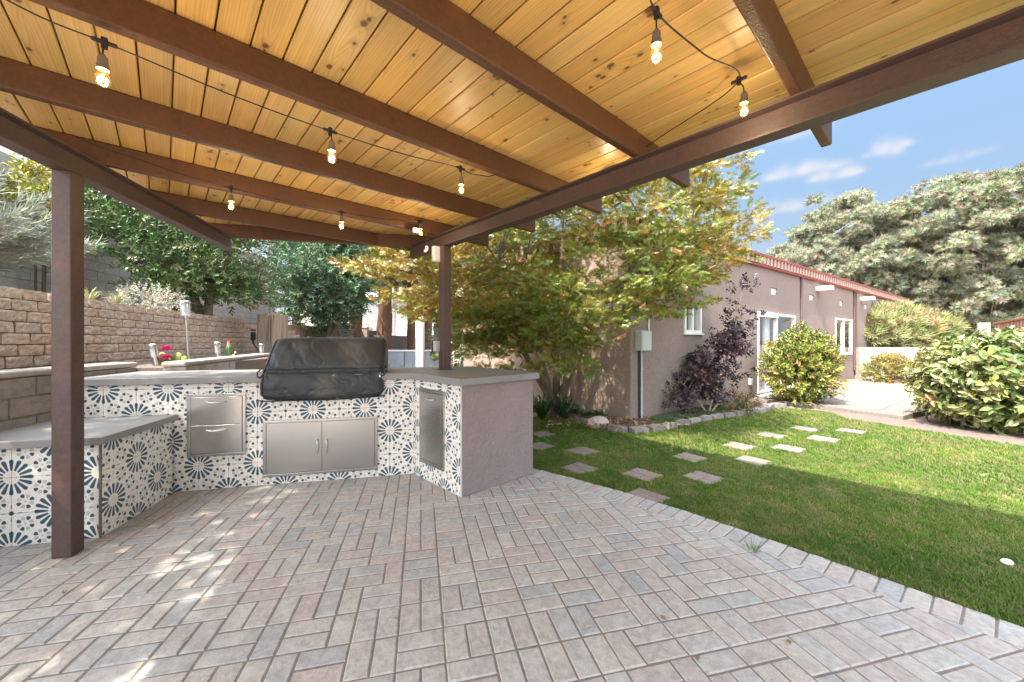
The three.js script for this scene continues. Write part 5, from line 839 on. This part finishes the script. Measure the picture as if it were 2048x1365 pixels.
// silvery broom-like shrub at far left, yellow-green bush behind it, small plants on the bank
{
  const q = rng(121), t = thing('silver_shrub', 'feathery silver green shrub at the left edge above the retaining wall', 'shrub', V(-7.1, 1.7, 4.4)), items = [], stems = [];
  for (let k = 0; k < 120; k++) {
    const a = q() * 6.28, e = 0.25 + 0.75 * q(), L = 1.25 + 0.8 * q(), end = new THREE.Vector3(Math.cos(a) * Math.sin(e) * L * 0.95, Math.cos(e) * L * 0.98, Math.sin(a) * Math.sin(e) * L * 0.95), mid = end.clone().multiplyScalar(0.5); mid.y += 0.15; end.x += 0.1;
    const c = new THREE.QuadraticBezierCurve3(new THREE.Vector3(0, 0, 0), mid, end); if (k < 60) stems.push(limb([c.getPoint(0), c.getPoint(0.4), c.getPoint(0.75), c.getPoint(1)], [0.012, 0.008, 0.005, 0.002], 4));
    for (let i = 0; i < 34; i++) { const u = 0.25 + 0.75 * q(), p = c.getPoint(u), d = c.getTangent(u).add(ball(q).multiplyScalar(0.9)).normalize(); items.push({ p: p.add(ball(q).multiplyScalar(0.06)), dir: d, s: rr(0.8, 1.3, q), c: mix([0.25, 0.29, 0.23], [0.42, 0.45, 0.38], q()), roll: q() * 6 }); }
  }
  mesh('stems', merge(stems), M.paleBark, t); scatter(t, 'foliage', bladesGeo(8, 9, 0.20, 0.010, 0.7, 0.1), M.needle, items);
  const leafY = sprayGeo(12, { n: 9, len: 0.07, wid: 0.035, stem: 0.18, angle: 0.9 });
  shrub('yellow_shrub', 'yellow green bush peeping over behind the left post', 'shrub', -7.75, 1.75, 6.3, [0.26, 0.75, 0.35], 1.75, leafY, M.leaf, [[0.27, 0.30, 0.05], [0.42, 0.38, 0.06]], { n: 240, seed: 15, stems: 5 });
  shrub('pale_flowering_plant', 'low whitish flowering plant on the bank left of the dark evergreen', 'plant', -5.75, 1.76, 6.05, [0.5, 0.2, 0.3], 0.18, sprayGeo(13, { n: 10, len: 0.03, wid: 0.016, stem: 0.12, angle: 0.8 }), M.leaf, [[0.42, 0.43, 0.34], [0.6, 0.58, 0.5]], { n: 260, seed: 16, stems: 0 });
  const tuft = bladesGeo(9, 34, 0.26, 0.012, 0.75, 0.25), gm = leafMat({ color: lin(0.34, 0.36, 0.17) });
  for (const [x, d, l] of [[-5.0, 4.55, 'pale grass tuft on the bank just right of the left post'], [-5.05, 4.9, 'straw tipped grass tuft on the bank, second from the left post']]) tag(mesh('grass_tuft', tuft, gm, scene, V(x, 1.76, d), x * 3), l, 'grass tuft');
  // cactus and flowers on the terrace
  const c = thing('cactus', 'green column cactus with a red flower on top, beside the planter wall', 'cactus', V(-4.2, 1.04, 5.7));
  const rib = (h, r) => { const g = new THREE.CylinderGeometry(r * 0.92, r, h, 40, 10).translate(0, h / 2, 0), p = g.attributes.position; for (let i = 0; i < p.count; i++) { const a = Math.atan2(p.getZ(i), p.getX(i)), y = p.getY(i), k = (1 + 0.14 * Math.cos(a * 8)) * (y > h * 0.85 ? Math.sqrt(Math.max(0.02, 1 - ((y - h * 0.85) / (h * 0.16)) ** 2)) : 1); p.setX(i, p.getX(i) * k); p.setZ(i, p.getZ(i) * k); } g.computeVertexNormals(); return g; };
  const cm = mat({ color: lin(0.06, 0.15, 0.04), roughness: 0.6 }), red = mat({ color: lin(0.5, 0.035, 0.03), roughness: 0.6, side: THREE.DoubleSide }), cream = mat({ color: lin(0.7, 0.45, 0.32), roughness: 0.7 });
  mesh('stem', rib(0.21, 0.034), cm, c); mesh('flower_stalk', cyl(0.012, 0.02, 0.09, 0, 0.25, 0), cream, c);
  mesh('flower', merge(Array.from({ length: 9 }, (_, i) => { const P = []; leafTri(P, null, new THREE.Vector3(0, 0.29, 0), new THREE.Vector3(Math.cos(i * 0.7), 0.25, Math.sin(i * 0.7)).normalize(), YUP, 0.065, 0.026); const g = new THREE.BufferGeometry(); g.setAttribute('position', new THREE.Float32BufferAttribute(P, 3)); g.setAttribute('uv', new THREE.Float32BufferAttribute(new Float32Array(P.length / 3 * 2), 2)); g.computeVertexNormals(); return g; })), red, c);
  mesh('side_shoot', merge([rib(0.09, 0.024).rotateZ(-0.5).translate(0.06, 0, 0.02), rib(0.06, 0.02).rotateZ(0.4).translate(0.09, 0.02, 0)]), mat({ color: lin(0.3, 0.32, 0.07), roughness: 0.7 }), c); mesh('bud', new THREE.SphereGeometry(0.014, 10, 8).translate(0.115, 0.11, 0.02), cream, c);
  const k = thing('flowering_cactus', 'low cactus with two bright magenta flowers beside the leaning lantern', 'cactus', V(-4.0, 1.04, 4.5)), mg = mat({ color: lin(0.55, 0.02, 0.22), roughness: 0.6, side: THREE.DoubleSide }), q2 = rng(3);
  for (const [x, y, s] of [[-0.09, 0.02, 1], [0.0, 0.0, 0.9], [0.1, 0.02, 0.95], [0.17, 0.0, 0.7]]) mesh('pad', new THREE.SphereGeometry(0.07 * s, 16, 12).scale(0.75, 1, 0.5).translate(x, 0.06 + y, 0), mat({ color: lin(0.2, 0.25, 0.06), roughness: 0.7 }), k);
  for (const [x, y, z] of [[0.01, 0.19, 0.05], [0.03, 0.09, 0.08]]) { const petals = []; for (let i = 0; i < 26; i++) { const P = [], a = i * 2.4, e = 0.3 + 0.9 * (i / 26); leafTri(P, null, new THREE.Vector3(x, y - 0.02, z), new THREE.Vector3(Math.cos(a) * Math.sin(e), Math.cos(e) * 0.8, Math.sin(a) * Math.sin(e) + 0.3).normalize(), YUP, 0.075, 0.03); const g = new THREE.BufferGeometry(); g.setAttribute('position', new THREE.Float32BufferAttribute(P, 3)); g.setAttribute('uv', new THREE.Float32BufferAttribute(new Float32Array(P.length / 3 * 2), 2)); g.computeVertexNormals(); petals.push(g); } const fl = mesh('flower', merge(petals), mg, k); mesh('flower_centre', new THREE.SphereGeometry(0.016, 10, 8).translate(x, y, z + 0.02), cream, fl); }
  for (let i = 0; i < 5; i++) { const m = mesh('terrace_stone', new THREE.IcosahedronGeometry(0.06, 1).scale(1.3, 0.6, 1), M.tanCmu[i % 3], scene, V(-4.15 - i * 0.09 + q2() * 0.1, 1.05, 5.2 + i * 0.42)); tag(m, 'pale loose stone on the gravel terrace, ' + ORD[i] + ' from the leaning lantern', 'stone', 'loose stones on the terrace'); }
}
// pines behind the grill: trunks, bare branches, crowns mostly above the roof line
{
  const q = rng(131), geo = bladesGeo(14, 22, 0.26, 0.012, 1.25, 0.05);
  const mk = (label, x, d, h, r, lean, seed, cy0) => {
    const cl = []; for (let i = 0; i < 46; i++) { const a = q() * 6.28, u = q(), rad2 = (1 - 0.5 * u) * (1.6 + 1.6 * q()); cl.push([Math.cos(a) * rad2 + lean * u, cy0 + u * (h - cy0), Math.sin(a) * rad2, q(), 0.8 + 0.5 * q()]); }
    tree('pine_tree', label, 'tree', V(x, 0, d), { trunk: [[[0, 0, 0], [lean * 0.2, h * 0.3, 0], [lean * 0.7, h * 0.7, 0.1], [lean, h * 0.95, 0]]], trunkR: [r, r * 0.85, r * 0.5, r * 0.2], limbs: { r: 0.05, sag: -0.06 }, clumps: cl, geo, material: M.needle, cols: [[0.045, 0.085, 0.035], [0.10, 0.145, 0.055]], perClump: 40, rad: 0.75, flat: 0.6, barkMat: M.redBark, seed, lift: 0.5 });
  };
  mk('pine with a reddish leaning trunk right of the blue green evergreen', -6.0, 14.4, 9, 0.26, 1.0, 51, 4.2);
  mk('pine with a thick dark straight trunk behind the grill cover end', -5.2, 15.6, 10, 0.32, 0.3, 52, 4.0);
  mk('pine with a slim trunk just left of the white arbour post', -4.2, 16.4, 9, 0.25, -0.3, 53, 3.8);
  mk('pine with a slanting trunk beside the white arbour post', -3.85, 17.0, 9, 0.22, 0.9, 54, 3.8);
  mk('thin branched pine rising beyond the end of the grey block wall', -9.2, 16.0, 8, 0.17, 1.2, 55, 3.9);
}
// beds: purple smoke bush, lily clump, round photinia, large laurel, small shrubs
{
  const oval = sprayGeo(21, { n: 9, len: 0.06, wid: 0.04, stem: 0.15, angle: 1.0, fold: 0.1 });
  const q = rng(141), cl = [];
  for (let i = 0; i < 44; i++) { const u = q(), y = 0.2 + u * 1.35, w = 0.36 - 0.06 * u; cl.push([-0.35 + 1.0 * u + (q() - 0.5) * 2 * w, y, (q() - 0.5) * 0.5 + 0.25 * u, q(), 0.7 + 0.5 * q()]); }
  for (const [x, y] of [[0.55, 1.75], [0.62, 1.9], [0.7, 2.22], [0.85, 2.25], [0.62, 2.3], [1.0, 1.8], [-0.62, 0.55], [-0.55, 0.35], [-0.45, 0.7], [0.95, 0.75]]) cl.push([x, y, 0.15, q(), 0.6]);
  tree('smoke_bush', 'dark purple smoke bush growing against the brown house wall', 'shrub', V(3.42, 0.03, 6.72), { trunk: [[[0, 0, 0], [0.15, 0.5, 0], [0.45, 1.1, 0.15], [0.62, 1.8, 0.15], [0.7, 2.25, 0.15]], [[0, 0, 0], [-0.25, 0.35, 0], [-0.5, 0.6, 0]], [[0.03, 0, 0], [0.4, 0.4, 0.1], [0.85, 0.75, 0.15]]], trunkR: [0.022, 0.018, 0.01, 0.005], limbs: { r: 0.008, sag: 0.05 }, clumps: cl, geo: oval, material: leafMat({ roughness: 0.38, transmission: 0.12 }), cols: [[0.035, 0.02, 0.04], [0.085, 0.04, 0.05], [0.12, 0.075, 0.04]], perClump: 14, rad: 0.19, flat: 0.8, seed: 61, barkMat: M.paleBark, size: [0.7, 1.15] });
  const broad = sprayGeo(22, { n: 9, len: 0.085, wid: 0.038, stem: 0.17, angle: 0.85, fold: 0.22 });
  shrub('photinia_bush', 'rounded yellow green bush by the sliding door, orange tipped at the top', 'shrub', 6.1, 0, 8.15, [0.56, 0.70, 0.55], 0.74, broad, M.gloss, [[0.17, 0.20, 0.045], [0.36, 0.34, 0.09], [0.45, 0.27, 0.10]], { n: 950, seed: 23, lump: 0.42, tip: 0.025 });
  const large = sprayGeo(23, { n: 9, len: 0.10, wid: 0.05, stem: 0.18, angle: 0.95, fold: 0.2 });
  shrub('laurel_bush', 'large broad leaved bush at the right edge of the lawn', 'shrub', 7.85, 0, 5.95, [1.25, 0.70, 0.95], 0.62, large, M.gloss, [[0.11, 0.155, 0.045], [0.29, 0.30, 0.11], [0.34, 0.22, 0.09]], { n: 2700, seed: 24, lump: 0.22, tip: 0.012, stems: 12 });
  shrub('low_shrub', 'small red and green shrub in front of the low tan wall', 'shrub', 11.35, 0, 11.55, [0.62, 0.42, 0.5], 0.4, broad, M.leaf, [[0.22, 0.26, 0.05], [0.3, 0.13, 0.07], [0.36, 0.33, 0.09]], { n: 330, seed: 25, tip: 0.2 });
  shrub('low_shrub', 'brownish low plant under the purple bush beside the stone edging', 'shrub', 4.05, 0, 7.05, [0.42, 0.18, 0.25], 0.17, sprayGeo(26, { n: 9, len: 0.04, wid: 0.02, stem: 0.12 }), M.leaf, [[0.13, 0.13, 0.04], [0.22, 0.15, 0.06]], { n: 170, seed: 26, stems: 0 });
  const strap = bladesGeo(27, 46, 0.55, 0.02, 0.95, 0.42);
  for (const [x, d, s, l] of [[0.5, 6.35, 1.35, 'dark strappy lily clump by the counter end'], [0.86, 6.45, 1.3, 'dark lily clump nearer the house, right of the other clump']]) { const m = mesh('lily_clump', strap, leafMat({ color: lin(0.045, 0.105, 0.03), roughness: 0.4 }), scene, V(x, 0.02, d), x * 7); m.scale.setScalar(s); tag(m, l, 'plant'); }
  const hosta = sprayGeo(28, { n: 7, len: 0.17, wid: 0.11, stem: 0.06, angle: 1.0, fold: 0.15 });
  for (const [x, d, l] of [[1.22, 6.35, 'broad leaved plant inside the stone edging, left one'], [1.42, 6.35, 'broad leaved plant inside the stone edging, beside the house corner'], [1.1, 6.65, 'broad leaved plant behind the dark edging stones']]) tag(mesh('leafy_plant', hosta, leafMat({ color: lin(0.05, 0.13, 0.04), roughness: 0.45 }), scene, V(x, 0.04, d), x * 9), l, 'plant');
  const fine = bladesGeo(29, 20, 0.13, 0.005, 0.7, 0.3), items = [];
  const gc = thing('ground_cover', 'strip of fine green ground cover along the foot of the house wall', 'ground cover', V(2.8, 0.03, 6.4)); gc.userData.kind = 'stuff';
  for (let i = 0; i < 900; i++) { const u = q(), x = 2.25 + u * 2.3 + (q() - 0.5) * 0.1, d = 6.02 + u * 1.45 + (q() - 0.5) * 0.36; items.push({ p: new THREE.Vector3(x - 2.8, 0.01, -(d - 6.4)), dir: new THREE.Vector3((q() - 0.5) * 0.5, 1, (q() - 0.5) * 0.5), s: rr(0.5, 1, q), c: mix([0.06, 0.15, 0.045], [0.16, 0.22, 0.07], q()), roll: q() * 6 }); }
  scatter(gc, 'blades', fine, M.leaf, items);
  // fallen leaves on the mulch
  const lv = (() => { const P = []; leafTri(P, null, new THREE.Vector3(0, 0, -0.03), new THREE.Vector3(0, 0.1, 1).normalize(), YUP, 0.06, 0.035); const g = new THREE.BufferGeometry(); g.setAttribute('position', new THREE.Float32BufferAttribute(P, 3)); g.computeVertexNormals(); return g; })(), li = [];
  for (let i = 0; i < 700; i++) { const u = q(); const [x, d] = q() < 0.6 ? [1.3 + u * 1.3 + (q() - 0.5) * 0.3, 5.95 + u * 0.15 + (q() - 0.5) * 0.7] : [0.5 + q() * 1.2, 5.6 + q() * 1.4]; li.push({ p: new THREE.Vector3(x - 1.9, 0.065, -(d - 6)), dir: new THREE.Vector3((q() - 0.5) * 0.9, 1, (q() - 0.5) * 0.9), s: rr(0.5, 1.1, q), c: pick([[0.36, 0.2, 0.1], [0.45, 0.3, 0.18], [0.22, 0.12, 0.07], [0.5, 0.36, 0.24]], q), roll: q() * 6 }); }
  for (let i = 0; i < 46; i++) { const x = -2.6 + 4.4 * q(), d = 1.5 + 2.6 * q(); if ((d > 3.1 && x < 0.3) || x > 0.4 * 4 - 0.55 * (d - 1.5)) continue; li.push({ p: new THREE.Vector3(x - 1.9, 0.008, -(d - 6)), dir: new THREE.Vector3((q() - 0.5) * 0.5, 1, (q() - 0.5) * 0.5), s: rr(0.25, 0.6, q), c: pick([[0.45, 0.33, 0.2], [0.3, 0.19, 0.1], [0.5, 0.42, 0.3]], q), roll: q() * 6 }); }
  const fallen = thing('fallen_leaves', 'dry brown leaves scattered on the house bed, lawn edge and paving', 'fallen leaves', V(1.9, 0, 6)); fallen.userData.kind = 'stuff'; scatter(fallen, 'leaves', lv, M.leaf, li);
  // juniper behind the far low wall, ornamental grass in the blue bed
  shrub('juniper_hedge', 'spiky olive juniper hedge rising behind the low tan wall', 'hedge', 14.6, 0.6, 15.2, [2.7, 1.0, 1.0], 1.05, bladesGeo(31, 18, 0.34, 0.018, 0.85, 0.05), M.needle, [[0.18, 0.20, 0.065], [0.36, 0.35, 0.15], [0.4, 0.28, 0.14]], { n: 2100, seed: 32, lump: 0.5, stems: 0, lift: 0.7, tip: 0.06 });
  const og = bladesGeo(33, 60, 0.75, 0.014, 0.7, 0.35);
  for (const [x, d, c, l] of [[-4.0, 12.3, [0.10, 0.2, 0.09], 'green grass clump before the blue raised bed'], [-3.5, 12.1, [0.34, 0.3, 0.17], 'straw coloured grass clump before the blue raised bed'], [-2.4, 11.8, [0.36, 0.30, 0.06], 'yellow leaved plant right of the white arbour post'], [-2.9, 11.2, [0.2, 0.28, 0.06], 'bright green plant at the foot of the white arbour post']]) tag(mesh('ornamental_grass', og, leafMat({ color: lin(...c) }), scene, V(x, 0.1, d), x), l, 'plant');
  shrub('garden_shrub', 'dark rounded shrub under the white arbour', 'shrub', -2.0, 0, 13.6, [1.1, 1.1, 0.7], 1.1, broad, M.leaf, [[0.045, 0.08, 0.03], [0.10, 0.13, 0.05]], { n: 420, seed: 34 });
  shrub('garden_shrub', 'loose brown and green shrub behind the maple stems', 'shrub', -0.6, 0, 12.5, [1.6, 1.3, 0.8], 1.2, broad, M.leaf, [[0.09, 0.13, 0.05], [0.26, 0.19, 0.12]], { n: 600, seed: 35 });
}
// large pines beyond the house
{
  const q = rng(151), geo = bladesGeo(41, 26, 0.26, 0.016, 1.35, 0.03);
  const big = (label, x, d, rx, ry, cy, n, seed) => {
    const cl = []; let guard = 0;
    while (cl.length < n && guard++ < 9000) { const v = ball(q), r = v.length(); if (r < 0.35) continue; const k = 0.86 + 0.34 * fbm(v.x * 2.2 + 9, v.y * 2.2 + v.z * 2 + 9, 999, 999, seed, 3); if (v.y < -0.82) continue; cl.push([v.x * rx * k, cy + v.y * ry * k, v.z * rx * 0.8 * k, 0.2 + 0.6 * q(), 0.7 + 0.6 * q()]); }
    return tree('large_pine', label, 'tree', V(x, 0, d), { trunk: [[[0, 0, 0], [0.2, cy * 0.5, 0], [-0.1, cy, 0.2], [0.3, cy + ry * 0.7, 0]], [[0.1, cy * 0.35, 0], [rx * 0.35, cy * 0.8, 0.2], [rx * 0.6, cy * 1.15, 0.3]], [[-0.1, cy * 0.4, 0], [-rx * 0.35, cy * 0.85, -0.2], [-rx * 0.5, cy * 1.2, -0.2]]], trunkR: [0.3, 0.24, 0.16, 0.05], limbs: { r: 0.03, sag: 0.03 }, clumps: cl, geo, material: M.needle, cols: [[0.175, 0.19, 0.115], [0.29, 0.30, 0.195]], perClump: 62, rad: 0.66, flat: 0.6, barkMat: M.paleBark, seed, lift: 0.6, size: [0.8, 1.3] });
  };
  big('large rounded olive pine rising behind the house roof', 23.2, 26, 5.0, 4.9, 6.2, 330, 71);
  big('tallest broad pine at the right edge behind the fence', 28.8, 22.5, 6.6, 5.5, 5.6, 480, 72);
  big('small distant pine top left of the large pines', 31.5, 44, 1.8, 2.4, 8.8, 22, 73);
}
// a leafy tree beyond the left edge whose gaps let flecks of sun onto the paving
{
  const q = rng(161), cl = []; for (let i = 0; i < 64; i++) { const v = ball(q); cl.push([v.x * 1.6, 4.2 + v.y * 1.2, v.z * 1.9, q(), 0.7 + 0.5 * q()]); }
  tree('shade_tree', 'leafy tree standing outside the picture to the left', 'tree', V(-4.75, 1.0, 0.1), { trunk: [[[-0.4, -1, -0.6], [-0.3, 1.5, -0.5], [-0.2, 3.4, 0], [0.1, 4.6, 0]]], trunkR: [0.16, 0.13, 0.09, 0.04], limbs: { r: 0.03, sag: 0.05 }, clumps: cl, geo: sprayGeo(51, { n: 9, len: 0.10, wid: 0.055, stem: 0.22, angle: 0.9 }), material: M.leaf, cols: [[0.07, 0.13, 0.03], [0.15, 0.2, 0.05]], perClump: 25, rad: 0.48, flat: 0.7, seed: 81 });
}
renderer.render(scene, camera);
